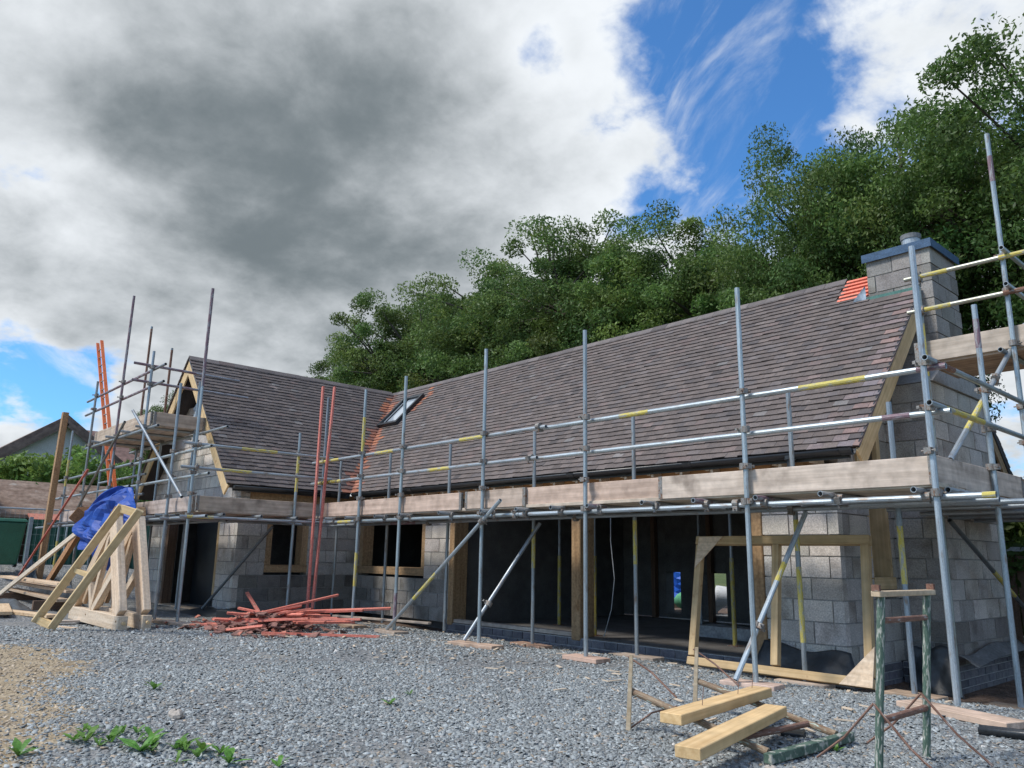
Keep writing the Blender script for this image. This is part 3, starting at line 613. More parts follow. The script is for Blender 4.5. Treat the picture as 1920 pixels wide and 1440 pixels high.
# ------------------------------------------------------------------ scaffold
scf = thing('scaffold', (-8, 6.4, 0), 'galvanised tube scaffold with timber boards and toe boards wrapped round the house', 'scaffold')
TR = .0242
me_c = None
def coupler(p, axis_, par, col=None):
    """swivel/right-angle clamp: a band round the tube with a bolted flap"""
    global me_c
    if me_c is None:
        b = MB(); b.tube((0, 0, -.026), (0, 0, .026), .032, 12); b.box(.022, .062, -.024, .024, -.022, .022); b.tube((.05, -.045, 0), (.05, .05, 0), .007, 6); b.box(.04, .062, .044, .056, -.011, .011)
        t = b.build('coupler', m_rust2); me_c = t.data; bpy.data.objects.remove(t)
    o = bpy.data.objects.new('coupler', me_c); COL.objects.link(o); o.scale = (1.18, 1.18, 1.12); o.parent = par; o.location = V(p)-W[par]
    q_ = V((0, 0, 1)).rotation_difference(V(axis_).normalized()); o.rotation_mode = 'QUATERNION'; o.rotation_quaternion = q_ @ __import__('mathutils').Quaternion((0, 0, 1), random.choice((0, 1.57, 3.14, 4.71))+jit(.4))
    W[o] = V(p)
m_rust2_ = None
m_rust2 = MAT('clamp_steel', (.2, .19, .175), (.34, .33, .31), (30, 30, 30), .6, .5, bump=.2, c3=(.2, .12, .08), c3scale=30, c3pos=(.5, .65))
def pole(name, p0, p1, color=None, bands=(), mat=None, n=10, par=None):
    """bands: (from, to, material) in metres along the tube"""
    p0, p1 = V(p0), V(p1); a = (p1-p0).normalized()
    o = MB().tube(p0, p1, TR, n, hollow=True).build(name, mat or m_galv, par or scf, smooth=False, color=color or (random.uniform(.85, 1.1),)*3)
    for x0, x1, m_ in bands: MB().tube(p0+a*x0, p0+a*x1, TR+.0011, n, cap=False).build('paint_band', m_, o)
    return o
Yb = m_yellow; Pb = m_purple; MR = (.62, .36, .36)
LEDZ, TRZ, BDZ = 1.565, 1.615, 1.642
std = {}
def standard(x, y, ztop, clamps, bands=(), color=None, mat=None, zb=None, lean=0):
    zb = float(gz(x, y))+.045 if zb is None else zb
    o = pole('standard', (x, y, zb), (x+lean, y, ztop), color, bands, mat)
    for z in clamps: coupler((x+lean*(z/ztop), y, z), (0, 0, 1), o)
    return o
MC = (LEDZ, 1.885, 2.23, 2.59)
standard(-2.25, 6.4, 3.60, MC, (), (1.1, 1.13, 1.15))
standard(-3.87, 6.4, 3.65, MC, (), (1.12, 1.16, 1.15)); standard(-5.87, 6.4, 3.64, MC, (), (.95, .98, .98)); standard(-7.64, 6.4, 3.75, MC, (), (1, 1.05, 1.05))
standard(-9.49, 6.4, 3.68, MC, ((.1, .5, Pb),), (1.05, 1.1, 1.08)); standard(-10.61, 6.4, 3.64, MC, ((.55, 1.05, Yb), (2.6, 3.15, Yb)), (.95, 1, 1))
standard(-12.0, 6.5, 3.72, (LEDZ, 2.6), (), (.7, .72, .74)); standard(-12.0, 6.02, 3.04, (LEDZ, 2.65, 2.3), ((2.0, 2.6, Yb),), (.85, .9, .9))
for x, bd in ((-3.86, ((.35, 1.05, Yb), (1.2, 1.5, Yb))), (-5.87, ((1.0, 1.5, Yb),)), (-7.58, ((.95, 1.45, Yb),)), (-9.45, ()), (-11.1, ()), (-12.74, ())):
    standard(x, 7.25, 2.74, (LEDZ,), bd, (.85, .84, .82))
standard(-2.88, 7.25, 2.51, (LEDZ,), ((.9, 1.4, Yb),), (.8, .85, .9))
# right return
standard(-2.25, 7.8, 3.43, MC, ((3.1, 3.38, Pb),), (1.05, 1.1, 1.12)); standard(-2.25, 8.9, 5.64, MC+(3.25, 3.81, 4.2), ((5.3, 5.6, Pb),), (1.05, 1.1, 1.1)); standard(-2.25, 10.6, 3.5, MC, ())
standard(-3.1, 8.9, 4.13, (3.25, 3.81, 4.2-.09), ((3.3, 3.9, Yb),), (.95, .95, .85)); standard(-1.3, 8.9, 4.5, (3.81, 4.2))
# wing front
WC = (LEDZ, 1.885, 2.2, 2.61)
standard(-11.96, 4.3, 5.14, WC, ((3.5, 5.1, Pb),), (1, 1.05, 1.05)); standard(-12.93, 4.3, 3.76, WC, (), (.9, .93, .95)); standard(-14.55, 4.3, 4.61, WC+(3.2, 3.97, 4.28), (), (.95, .97, 1))
standard(-16.27, 4.3, 6.09, WC+(3.2, 3.97, 4.28), ((2.9, 6.05, Pb),), (.8, .8, .82)); standard(-18.15, 4.3, 4.61, WC+(3.2, 3.97, 4.28), (), (.85, .8, .75)); standard(-19.72, 4.3, 3.70, WC, ((.5, 1.2, Yb), (2.4, 3.0, Yb)))
for x, zt, bd in ((-14.6, 4.2, ()), (-16.42, 5.2, ((3.3, 5.1, m_rust),)), (-17.97, 6.0, ((3.3, 5.9, m_rust),)), (-20.6, 3.7, ())): standard(x, 5.2, zt, (LEDZ, 3.2) if x > -19 else (LEDZ,), bd, (.85, .88, .9))
def run(name, p0, p1, bands=(), color=None, cl=()):
    o = pole(name, p0, p1, color, bands)
    a = (V(p1)-V(p0)).normalized()
    for t in cl: coupler(V(p0)+a*t, a, o)
    return o
yr = 6.4+.05
# guard rails, main run
for z, ex, b1, b2 in ((2.59, .0, ((2.0, 2.5, Yb), (4.1, 4.6, Yb)), ((1.3, 1.7, Yb), (3.4, 4.0, Yb))), (2.23, .15, ((.3, 1.0, Yb), (3.4, 3.9, Yb)), ())):
    run('guard_rail', (-12.3, yr, z), (-6.55-ex, yr, z+.003), ((.2, .9, Yb),)+b1, (1.05, 1.05, 1.05), (5.6-ex,))
    run('guard_rail', (-6.75-ex, yr+.052, z), (-2.12, yr+.052, z), b2+((6.75-ex-2.12-.22, 6.75-ex-2.12, Pb),), (1.15, 1.18, 1.18))
# ledgers
run('ledger', (-12.5, yr, LEDZ), (-7.0, yr, LEDZ), ((1.2, 1.6, Yb),), (.95, 1, 1), (5.4,)); run('ledger', (-6.99, yr, LEDZ), (-1.86, yr, LEDZ), ((5.04, 5.131, Yb),), (1.1, 1.13, 1.15), (.1, 2.95))
run('ledger', (-12.9, 7.2, LEDZ), (-1.72, 7.2, LEDZ), ((11.09, 11.181, Yb), (2, 2.7, Pb)), (.9, .93, .95), (3, 6.1, 9))
TX = (-12.35, -11.45, -10.75, -9.94, -9.30, -8.34, -7.48, -6.89, -6.3, -5.72, -4.95, -4.36, -3.74, -3.06, -2.36)
for x in TX:
    o = pole('transom', (x+jit(.03), 6.26+jit(.04), TRZ), (x+jit(.03), 7.78+jit(.05), TRZ), None, random.choice(((), (), (), (), ((0, .3, Pb),)))); coupler((x, yr, LEDZ+.01), (1, 0, 0), o)
bdm = [0]
def board(name, p0, p1, w_, h_, upv=(0, 0, 1), col=None):
    bdm[0] += 1
    k = random.uniform(.82, 1.06)
    o = bevel(MB().beam(p0, p1, w_, h_, upv).build(name, m_board, scf, color=col or (k, k*random.uniform(.95, 1.0), k*random.uniform(.9, 1.0))), .004)
    if name == 'toe_board':
        a = (V(p1)-V(p0)).normalized()
        for e, sg in ((V(p0), 1), (V(p1), -1)): MB().beam(e+a*sg*.004-a*sg*.006, e+a*sg*.045, w_+.004, h_+.004).build('end_band', m_rust2, o)
    return o
def deckrun(xs, y0, n, z, along='x', wd=.225):
    for i in range(n):
        y = y0+wd/2+i*(wd+.008)
        for a, b in zip(xs[:-1], xs[1:]):
            s = jit(.03); e = jit(.004)
            p0, p1 = ((a+.01+s, y, z+.019+e), (b-.01+s, y, z+.019+e)) if along == 'x' else ((y, a+.01+s, z+.019+e), (y, b-.01+s, z+.019+e))
            board('platform_board', p0, p1, wd, .038)
deckrun((-12.1, -8.2, -4.5, -2.27), 6.46, 5, BDZ)
PK = (1.0, .87, .81); PL = (1.08, 1.04, 1.0)
for a, b, yy, cl in ((-11.85, -8.13, 6.46, PK), (-8.10, -4.50, 6.50, PK), (-4.9, -2.26, 6.46, PL)):
    board('toe_board', (a, yy, 1.772), (b, yy, 1.772), .034, .225, col=cl)
board('toe_board', (-8.05, 6.462, 1.775), (-6.9, 6.462, 1.775), .03, .225, col=(.95, .87, .82))
# right return
deckrun((6.5, 9.0, 11.0), -3.45, 5, BDZ+.042, 'y')
board('toe_board', (-2.30, 6.52, 1.79), (-2.30, 8.75, 1.79), .034, .225, col=PL); board('toe_board', (-2.33, 8.77, 1.79), (-2.33, 11.0, 1.79), .034, .225, col=(.9, .85, .82))
for z in (2.585, 2.225): run('guard_rail', (-2.2, 6.3, z+.05), (-2.2, 11.0, z+.05), ((.2, .6, m_rust),) if z > 2.5 else ((.3, 1.2, Yb),), (1.05, 1.08, 1.08))
run('ledger', (-2.2, 6.5, LEDZ+.055), (-2.2, 11.0, LEDZ+.055)); run('ledger', (-3.1, 6.9, LEDZ+.055), (-3.1, 11, LEDZ+.055))
for y in (7.0, 7.8, 8.6, 9.4, 10.2): pole('transom', (-3.2, y, LEDZ+.005), (-2.0, y, LEDZ+.005))
# upper right platform by the chimney
for i in range(4):
    y = 8.98+i*.233; board('platform_board', (-3.12, y+.11, 3.235), (-.9, y+.11, 3.235), .225, .038, col=(.72, .62, .52))
board('toe_board', (-3.22, 8.965, 3.36), (-1.95, 8.965, 3.36), .034, .23, col=(.9, .88, .84)); board('toe_board', (-1.95, 9.0, 3.36), (-1.95, 9.95, 3.36), .034, .23)
for z in (4.2, 3.81): run('guard_rail', (-3.22, 8.85, z), (-.9, 8.85, z), ((.1, .45, Yb), (.95, 1.2, m_rust if z < 4 else Yb)), (.9, .84, .68), (.12,))
for z in (3.81, 4.2): run('guard_rail', (-2.2, 8.7, z+.05), (-2.2, 10.6, z+.05))
for x in (-3.0, -2.32): run('transom', (x, 8.7, 3.19), (x, 10.1, 3.19), (), (.85, .85, .85))
run('brace', (-2.3, 6.92, 1.9), (-2.3, 9.6, 3.64), ((.55, 1.15, Yb),), None, (1.65,)); run('brace', (-3.05, 8.97, 1.52), (-3.05, 11.3, .5), ((1.3, 2.0, Yb),), (.6, .6, .6))
# wing runs
run('ledger', (-11.9, 4.15, LEDZ), (-11.9, 6.7, LEDZ), ((.1, .5, Yb),), None); run('ledger', (-12.9, 4.2, LEDZ), (-12.9, 6.8, LEDZ))
for y in (4.75, 5.35, 5.95): pole('transom', (-13.2, y, TRZ), (-11.75, y, TRZ))
deckrun((4.45, 6.42), -13.2, 5, BDZ+.004, 'y'); board('toe_board', (-12.05, 4.42, 1.78), (-12.05, 6.42, 1.78), .034, .225, col=(.95, .88, .8))
for z in (2.66, 2.30): run('guard_rail', (-11.93, 4.1, z), (-11.93, 6.62, z), ((.9, 1.5, Yb) if z > 2.5 else (.6, 1.1, Yb),), (1.05, 1.05, 1.02), (.2,))
for z in (2.61, 2.2): run('guard_rail', (-20.9, 4.35, z), (-15.2, 4.35, z+.002)); run('guard_rail', (-15.5, 4.40, z), (-11.6, 4.40, z), (), (1.1, 1.1, 1.05), (.15,)); run('guard_rail', (-20.4, 5.15, z), (-17.0, 5.15, z))
run('ledger', (-22.3, 4.35, LEDZ), (-16.4, 4.35, LEDZ)); run('ledger', (-16.38, 4.35, LEDZ), (-11.4, 4.35, LEDZ)); run('ledger', (-21.8, 5.15, LEDZ), (-12.6, 5.15, LEDZ))
for x in np.arange(-20.2, -12.4, .9): pole('transom', (x, 4.15, TRZ), (x, 5.65, TRZ))
deckrun((-20.3, -16.6, -13.25), 4.44, 4, BDZ); board('toe_board', (-20.2, 4.44, 1.78), (-16.9, 4.44, 1.78), .034, .225); board('toe_board', (-16.85, 4.44, 1.78), (-12.2, 4.44, 1.78), .034, .225)
# upper wing platform
for z in (4.28, 3.97): run('guard_rail', (-19.0, 4.35, z), (-13.98, 4.35, z), ((1.0, 4.2, Pb),), (.75, .7, .72)); run('guard_rail', (-14.6, 4.0, z+.07), (-14.6, 5.95 if z > 4.1 else 6.15, z+.05), ((0, 1.1, Pb),), (.85, .8, .82))
deckrun((-18.3, -14.55), 4.42, 4, 3.26); board('toe_board', (-18.25, 4.42, 3.395), (-14.62, 4.42, 3.395), .034, .24, col=(.9, .84, .77)); board('toe_board', (-14.58, 4.44, 3.395), (-14.58, 5.36, 3.395), .034, .24, col=(.85, .76, .68))
run('ledger', (-18.6, 4.35, 3.19), (-14.0, 4.35, 3.19)); run('ledger', (-18.6, 5.25, 3.19), (-13.2, 5.25, 3.19))
for x in (-17.6, -16.6, -15.6, -14.75): pole('transom', (x, 4.2, 3.238), (x, 5.5, 3.238))
run('brace', (-15.1, 4.22, 3.57), (-12.1, 4.22, 1.86), (), (.7, .72, .75)); run('brace', (-15.58, 4.24, 3.42), (-18.3, 4.24, 1.8), (), (.6, .55, .5))
# raking braces on the main run
run('brace', (-9.56, 6.33, .05), (-7.21, 6.33, 1.74), ((.75, 1.35, Yb),), (1.1, 1.13, 1.13), (2.45,)); run('brace', (-7.80, 6.3, .05), (-7.40, 7.19, 1.5), (), (.95, .95, .97), (.5,)); run('brace', (-3.97, 6.24, .05), (-3.72, 7.19, 1.53), ((1.0, 1.2, m_yellow),), (1.2, 1.25, 1.28), (.5,))
run('brace', (-13.9, 5.4, .1), (-12.6, 5.95, 1.5), (), (.5, .5, .5))
# ------------------------------------------------------------------ sole boards under the standards
def lay(name, x, y, L, w_, h_, rot, mat, label, cat, group=None, z=None, color=None, tilt=0):
    c, s = math.cos(rot), math.sin(rot); z0 = float(gz(x, y)) if z is None else z
    p0 = V((x-c*L/2, y-s*L/2, z0+h_/2-tilt*L/2)); p1 = V((x+c*L/2, y+s*L/2, z0+h_/2+tilt*L/2))
    o = bevel(MB().beam(p0, p1, w_, h_).build(name, mat, color=color), .004)
    return tag(o, label, cat, group)
sgr = 'sole boards under the scaffold standards'
for x, y, lab, L, col in ((-2.18, 6.2, 'long pale timber sole board under the corner standard at right', .85, (1.1, .95, .85)), (-3.9, 6.38, 'square pale sole board under the raking tube by the leaning frame', .5, (1.05, .9, .85)), (-5.87, 6.4, 'pinkish sole board under the standard in front of the oak post', .5, (1, .8, .72)),
                          (-7.66, 6.36, 'sole board under the second standard with a raking tube', .75, (.9, .75, .65)), (-9.5, 6.36, 'sole board under the raking tube by the block pier', .6, (.7, .65, .6)), (-5.85, 7.25, 'sole board with a yellow end under the inner standard', .55, (.8, .75, .7)), (-7.58, 7.22, 'sole board under the inner standard beside the oak post', .6, (.8, .6, .5)), (-3.86, 7.22, 'sole board under the yellow inner standard by the leaning frame', .5, (.95, .9, .85)), (-11.96, 4.3, 'long pale sole board under the corner standard by the timber trusses', 1.0, (1.05, .97, .88)), (-10.61, 6.4, 'sole board under the yellow banded standard behind the red battens', .5, (.7, .6, .5)), (-2.88, 7.25, 'sole board under the inner standard beside the gable window', .45, (.7, .6, .5)), (-2.25, 7.8, 'sole board under the return standard next to the chimney breast', .5, (.7, .6, .5)), (-12.93, 4.3, 'sole board under the standard beside the wing doorway', .5, (.8, .7, .6))):
    lay('sole_board', x, y, L, .22, .045, jit(.12)+(-.35 if x == -2.18 else 0), m_board, lab, 'sole board', sgr, color=col)
# ------------------------------------------------------------------ leaning timber frame at the right
fr = thing('gusseted_door_frame', (-4.3, 7.3, -.02), 'new pine door frame with ply corner gussets leaning against the scaffold', 'frame')
def FP(x, t): return V((x, 7.22+.42*t/1.34, -.02+t))     # leaning plane
FX0, FX1 = -5.16, -3.20
nfr = V((0, -1, .31)).normalized()
for a, b, w_ in ((FP(FX0, .04), FP(FX1, .04), .08), (FP(FX0-.11, 1.295), FP(FX1-.11, 1.295), .09)): bevel(MB().beam(a, b, .075, w_, (0, .3, 1)).build('rail', m_pine, fr, color=(.86, .85, .84)), .004)
for a, b in ((FP(FX0+.045, .092), FP(FX0-.06, 1.248)), (FP(-4.16, .092), FP(-4.28, 1.248)), (FP(FX1-.045, .092), FP(FX1-.155, 1.248))): bevel(MB().beam(a, b, .075, .075, nfr).build('stile', m_pine, fr, color=(.86, .85, .84)), .004)
for cx_, tz, sx, sz in ((FX0-.13+.07, 1.325, 1, -1), (FX1-.0, .0, -1, 1)):
    a = [FP(cx_, tz)+nfr*.04, FP(cx_+.30*sx, tz)+nfr*.04, FP(cx_, tz+.34*sz)+nfr*.04]
    MB().add(a+[p+nfr*.013 for p in a], [(0, 1, 2), (3, 5, 4), (0, 3, 4, 1), (1, 4, 5, 2), (2, 5, 3, 0)]).build('gusset', m_palepine, fr, color=(1.1, 1.05, 1))
# ------------------------------------------------------------------ standing trestle
tr = thing('trestle', (-1.9, 4.58, 0), 'chipped green steel trestle standing upright at the right foreground', 'trestle')
L0, L1 = V((-1.92, 4.30, .012)), V((-1.90, 4.87, .012))
LN = V((.066, .073, 1.0))
for p in (L0, L1):
    MB().tube(p, p+LN*.87, .021, 12, hollow=True).build('leg', m_green, tr)
    for s in (-1, 1): MB().sweep([p+V((0, 0, .33)), p+V((.17*s, 0, .14)), p+V((.33*s, 0, .012))], .0065, 6).build('foot_stay', m_rust, tr)
MB().tube(L0+LN*.745+V((0, .02, 0)), L1+LN*.745+V((0, -.02, 0)), .016, 10).build('rung', m_rust, tr); MB().tube(L0+LN*.245+V((0, .02, 0)), L1+LN*.255+V((0, -.02, 0)), .018, 10).build('rung', m_rust, tr)
tp = bevel(MB().beam(L0+LN*.885+V((0, -.07, 0)), L1+LN*.885+V((0, .07, 0)), .05, .03).build('top_bar', m_palepine, tr, color=(.85, .82, .75)), .003)
for p, s in ((L0, -1), (L1, 1)): MB().box(p.x+.04, p.x+.08, p.y+.065+.06*s-.012, p.y+.065+.06*s+.012, .912, .945).build('lug', m_rust, tp)
# ------------------------------------------------------------------ lying trestle with two timbers on it
tl = thing('trestle', (-2.9, 4.5, 0), 'rusty green steel trestle lying on its side under two sawn timbers', 'trestle')
A0, A1 = V((-3.33, 4.04, .25)), V((-2.40, 4.06, .055)); B0, B1 = V((-3.46, 4.93, .22)), V((-2.38, 4.80, .055))
for a, b in ((A0, A1), (B0, B1)): MB().tube(a, b, .021, 12).build('leg', m_rust, tl, color=(1.15, 1.5, 1.4))
for a, h in ((A0, .47), (B0, .45)):
    bevel(MB().add([a+V((-.02, -.03, -a.z)), a+V((.02, -.03, -a.z)), a+V((.02, -.022, -a.z)), a+V((-.02, -.022, -a.z)), a+V((.02, -.03, h-a.z)), a+V((.05, -.03, h-a.z)), a+V((.05, -.022, h-a.z)), a+V((.02, -.022, h-a.z))], MB.BF).build('foot_plate', m_palepine, tl, color=(.62, .62, .58)), .003)
    MB().sweep([a+V((-.02, .01, h-a.z-.02)), a+V((.13, .05, .12)), a+V((.33, .03, .0))], .006, 6).build('foot_stay', m_rust, tl)
    MB().sweep([a+V((0, 0, -a.z+.03)), a+V((.12, .06, -.12)), a+V((.33, .03, -.05))], .006, 6).build('foot_stay', m_rust, tl)
MB().tube(A1+(A0-A1)*.2, B1+(B0-B1)*.17, .018, 10).build('rung', m_rust, tl)
bevel(MB().beam((-2.36, 3.98, .04), (-2.34, 4.90, .04), .05, .05).build('top_bar', m_green, tl), .003)
def timber(p0, p1, label, nails):
    o = bevel(MB().beam(p0, p1, .135, .058).build('sawn_timber', m_pine, color=(1.05, .99, .9)), .004); tag(o, label, 'timber', 'two sawn timbers on the lying trestle')
    for t, ln in nails:
        p = V(p0).lerp(V(p1), t)+V((jit(.03), 0, .03)); MB().tube(p, p+V((.004, .012, ln)), .0022, 6).build('nail', m_rust, o)
timber((-2.80, 3.74, .199), (-2.99, 5.02, .199), 'pale sawn timber with upright nails, farther of two on the lying trestle', ((.27, .10), (.68, .08), (.92, .09)))
timber((-2.42, 3.36, .145), (-2.71, 4.70, .155), 'pale sawn timber with a split knot, nearer of two on the lying trestle', ())
# ------------------------------------------------------------------ gutter offcut, battens, pile
gp = MB(); prof = [(math.cos(t)*.055, math.sin(t)*.055) for t in np.linspace(math.pi, 2*math.pi, 9)]
gp.grid([[V((x0, y0, .055))+V((-.25, 1, 0)).normalized()*a+V((0, 0, b)) for a, b in prof] for x0, y0 in ((-1.93, 5.80), (-1.20, 5.99))])
tag(solid(gp.build('gutter_offcut', m_black, smooth=True), .004), 'short black plastic gutter offcut lying by the corner standard', 'gutter')
pink = m_batten
for (a, b, lab) in (((-11.70, 6.22, .03), (-11.80, 6.27, 3.85), 'tall red roofing batten leaning on the scaffold, left of the pair'), ((-11.62, 6.26, .03), (-11.80, 6.49, 3.88), 'tall red roofing batten leaning on the scaffold, right of the pair')):
    tag(MB().beam(a, b, .05, .03).build('roofing_batten', m_batten, color=(.92, .95, 1.05)), lab, 'batten', 'tall red battens leaning on the scaffold')
PX, PY = -10.95, 5.35
fixed = [((-11.75, 4.42, .03), (-10.0, 5.35, .20)), ((-11.9, 4.30, .025), (-10.6, 4.9, .09)), ((-12.6, 5.6, .42), (-11.1, 5.2, .13)), ((-11.3, 4.75, .10), (-10.9, 6.3, .45)), ((-10.1, 4.75, .03), (-8.85, 5.75, .035)), ((-11.2, 5.0, .2), (-9.9, 6.6, .30)), ((-11.4, 4.6, .12), (-9.4, 5.8, .21)), ((-11.5, 5.2, .16), (-10.0, 6.2, .28))]
PL_ = ('long red batten running along the left front edge of the waste pile', 'red batten lying lowest on the gravel at the left tip of the pile', 'red batten poking up to the left out of the waste pile', 'red batten rising steeply from the front of the waste pile', 'red batten flat on the gravel at the right front of the waste pile', 'red batten crossing the top of the pile towards the wall', 'longest red batten slanting across the whole waste pile', 'red batten at the back of the pile below the tall pair')
for i, (a, b) in enumerate(fixed):
    tag(MB().beam(a, b, .05, .028, (jit(.3), jit(.3), 1)).build('roofing_batten', m_batten), PL_[i], 'batten', 'long red battens in the waste pile')
for i in range(26):
    an = random.gauss(.75, .6); L = random.uniform(.35, 1.25); r = abs(random.gauss(0, .33)); th = random.uniform(0, 6.28)
    x, y = PX+1.5*r*math.cos(th)*.8, PY+r*math.sin(th)*1.3; z = max(.05, .27*(1-min(1, r*.9)))*random.uniform(.5, 1); d = V((math.cos(an), math.sin(an), jit(.16)))
    p0 = V((x, y, z))-d*L/2; p1 = V((x, y, z))+d*L/2; lowest = min(p0.z, p1.z); dz = max(0, .022-lowest)
    k = random.uniform(.8, 1.15)
    tag(MB().beam(p0+V((0, 0, dz)), p1+V((0, 0, dz)), .05, .028, (jit(.5), jit(.5), 1)).build('roofing_batten', m_batten, color=(k, k, k)), 'short red batten offcut tangled in the waste pile', 'batten', 'short batten offcuts in the waste pile')
mb = MB()
for i in range(300):
    r = abs(random.gauss(0, .5)); th = random.uniform(0, 6.28); x, y = PX+.1+r*1.25*math.cos(th), PY-.25+r*.9*math.sin(th); h = .22*math.exp(-(r/.55)**2)*random.random()
    s = random.uniform(.03, .10); a = random.uniform(0, 6.28); t1, t2 = jit(.5), jit(.5)
    c = [V((x+s*math.cos(a+q_)*f_, y+s*math.sin(a+q_)*f_, 0)) for q_, f_ in ((.3, 1), (1.6, .7), (3.4, 1), (4.9, .75))]
    z0 = float(gz(x, y))+h+.012
    for p in c: p.z = max(z0+(p.x-x)*t1+(p.y-y)*t2, float(gz(x, y))+.004)
    mb.hexa(c+[p+V((0, 0, .014)) for p in c])
o = mb.build('tile_rubble', m_rubble); tag(o, 'heap of broken brown tile pieces under the red battens', 'rubble', kind='stuff')
mb = MB()
for i in range(90):
    x, y = PX+random.gauss(-.1, .75), PY-.35+random.gauss(0, .42); s = random.uniform(.02, .08); a = random.uniform(0, 6.28)
    c = [V((x+s*math.cos(a+q_), y+s*.6*math.sin(a+q_), float(gz(x, y))+.012+random.random()*.05)) for q_ in (.3, 1.6, 3.4, 4.9)]; mb.hexa(c+[p+V((0, 0, .014)) for p in c])
tag(mb.build('red_chips', m_redtile), 'scattered red clay chips round the batten pile', 'rubble', kind='stuff')
lay('grey_board', -10.1, 6.55, 1.9, .07, .03, .25, m_board, 'grey weathered lath lying behind the red batten pile', 'lath', color=(.8, .78, .75), z=.12)
# ------------------------------------------------------------------ timber trusses and the leaning ladder frame at the left
def truss(y, dx, label):
    t = thing('timber_truss', (-12.6+dx, y, 0), label, 'truss', 'timber half trusses stacked beside the scaffold')
    def P(x, z): return V((x+dx, y, z+float(gz(-12.6, y))))
    def bm(nm, a, b, w_, h_, mat=m_palepine, off=0, col=None): return bevel(MB().beam(a+V((0, off, 0)), b+V((0, off, 0)), w_, h_, (0, 0, 1)).build(nm, mat, t, color=col), .005)
    bc = bm('bottom_chord', P(-13.95, .125), P(-11.42, .125), .12, .19); MB().tube(P(-11.42, .13), P(-11.36, .13), .022, 8).build('peg', m_pine, bc)
    for x in (-13.0, -11.52): MB().tube(P(x, .15)+V((0, -.068, 0)), P(x, .15)+V((0, -.055, 0)), .012, 8).build('peg', m_oak, bc)
    ps = bevel(MB().beam(P(-11.58, .22), P(-12.30, 1.5), .10, .29, (0, 0, 1)).build('post', m_palepine, t, color=(1.12, 1.08, 1.06)), .006)
    bevel(MB().beam(P(-12.30, 1.502), P(-12.37, 1.63), .115, .30, (0, 0, 1)).build('post_head', m_oak, ps, color=(.8, .75, .7)), .005)
    bm('rafter', P(-12.36, 1.46), P(-13.86, .225), .10, .16, off=.004, col=(.95, .88, .8)); bm('strut', P(-12.42, 1.30), P(-12.92, .22), .07, .10, off=-.003, col=(.95, .9, .85))
    bm('strut', P(-11.98, .82), P(-12.85, .225), .08, .11, off=.006); bm('strut', P(-13.25, .74), P(-12.95, .22), .07, .09, off=.009); bm('strut', P(-12.75, 1.12), P(-13.45, .3), .06, .09, off=.02, col=(.7, .6, .5))
    MB().box(-12.5+dx-.9, -12.5+dx-.75, y-.35, y+.35, .0, .03).build('bearer', m_board, t)
truss(3.40, .0, 'pale timber half truss with struts, nearer of the stacked pair'); truss(3.70, .02, 'pale timber half truss with struts, farther of the stacked pair')
lf = thing('open_timber_rack', (-12.2, 2.65, 0), 'narrow open timber frame with one cross rail leaning over the trusses', 'frame')
qa, qb = V((-12.32, 2.56, .10)), V((-12.03, 2.70, .04)); dv_ = V((1.22, .56, 1.53))
for a in (qa, qb): bevel(MB().beam(a, a+dv_, .05, .10, (0, -1, .4)).build('side_rail', m_pine, lf, color=(.95, 1, 1.05)), .004)
for t, nm in ((.02, 'end_rail'), (.45, 'cross_rail'), (.975, 'end_rail')): bevel(MB().beam(qa+dv_*t+V((.03, .015, 0)), qb+dv_*t-V((.03, .015, 0)), .05, .10 if t != .45 else .06, dv_).build(nm, m_pine, lf, color=(1.05, 1.05, 1.0)), .003)
# blue tarpaulin hung over the scaffold, sawn oak beam end
def chain(P, t):
    k = t*(len(P)-1); i = min(int(k), len(P)-2); return V(P[i]).lerp(V(P[i+1]), k-i)
mb = MB(); rows = []
Lc = [(-15.05, 4.18, 2.16), (-16.1, 4.02, 1.86), (-16.75, 3.95, 1.60), (-16.2, 3.9, 1.32), (-15.6, 3.92, 1.12)]; Rc = [(-14.35, 4.22, 2.12), (-13.9, 4.14, 1.86), (-13.75, 4.1, 1.45), (-13.72, 4.1, 1.1), (-14.5, 4.0, .72)]
for t in np.linspace(0, 1, 22):
    row = []
    for u in np.linspace(0, 1, 22):
        p = chain(Lc, t).lerp(chain(Rc, t), u); fold = .07*math.sin(11*u+5*t)*min(1, 4*t+.2)+.035*math.sin(23*u-9*t+1)+.03*math.sin(17*t+6*u)
        row.append(p+V((.25*fold, -abs(fold)*1.3-.12*math.sin(math.pi*u)*math.sin(math.pi*t), .5*fold*(1-u))))
    rows.append(row)
mb.grid(rows); tag(solid(mb.build('tarpaulin', m_tarp), .004), 'crumpled blue tarpaulin hanging from the scaffold above the trusses', 'tarpaulin')
ob = bevel(MB().beam((-16.35, 3.86, 1.66), (-18.3, 4.9, 1.83), .25, .25, (0, .75, 1)).build('oak_beam', m_oak, color=(.62, .47, .38)), .008); tag(ob, 'heavy brown oak beam with squared end lying on the scaffold boards', 'beam')
# orange ladder
ld = thing('ladder', (-18.0, 4.95, 1.68), 'orange ladder tied upright to the left end of the scaffold', 'ladder')
la, lb = V((-17.55, 4.95, float(gz(-17.5, 5)))), V((-21.3, 4.92, 6.2)); la = V((-18.15, 4.95, BDZ+.04)); sdv = V((.30, .26, 0))
sdv = V((.36, .0, .0))
for s in (0, 1): MB().beam(la+sdv*s, lb+sdv*s, .035, .07, (0, 1, 0)).build('stile', m_orange, ld)
for k in range(1, 20):
    p = la.lerp(lb, k/20.); MB().tube(p, p+sdv, .014, 6).build('rung', m_galv, ld)
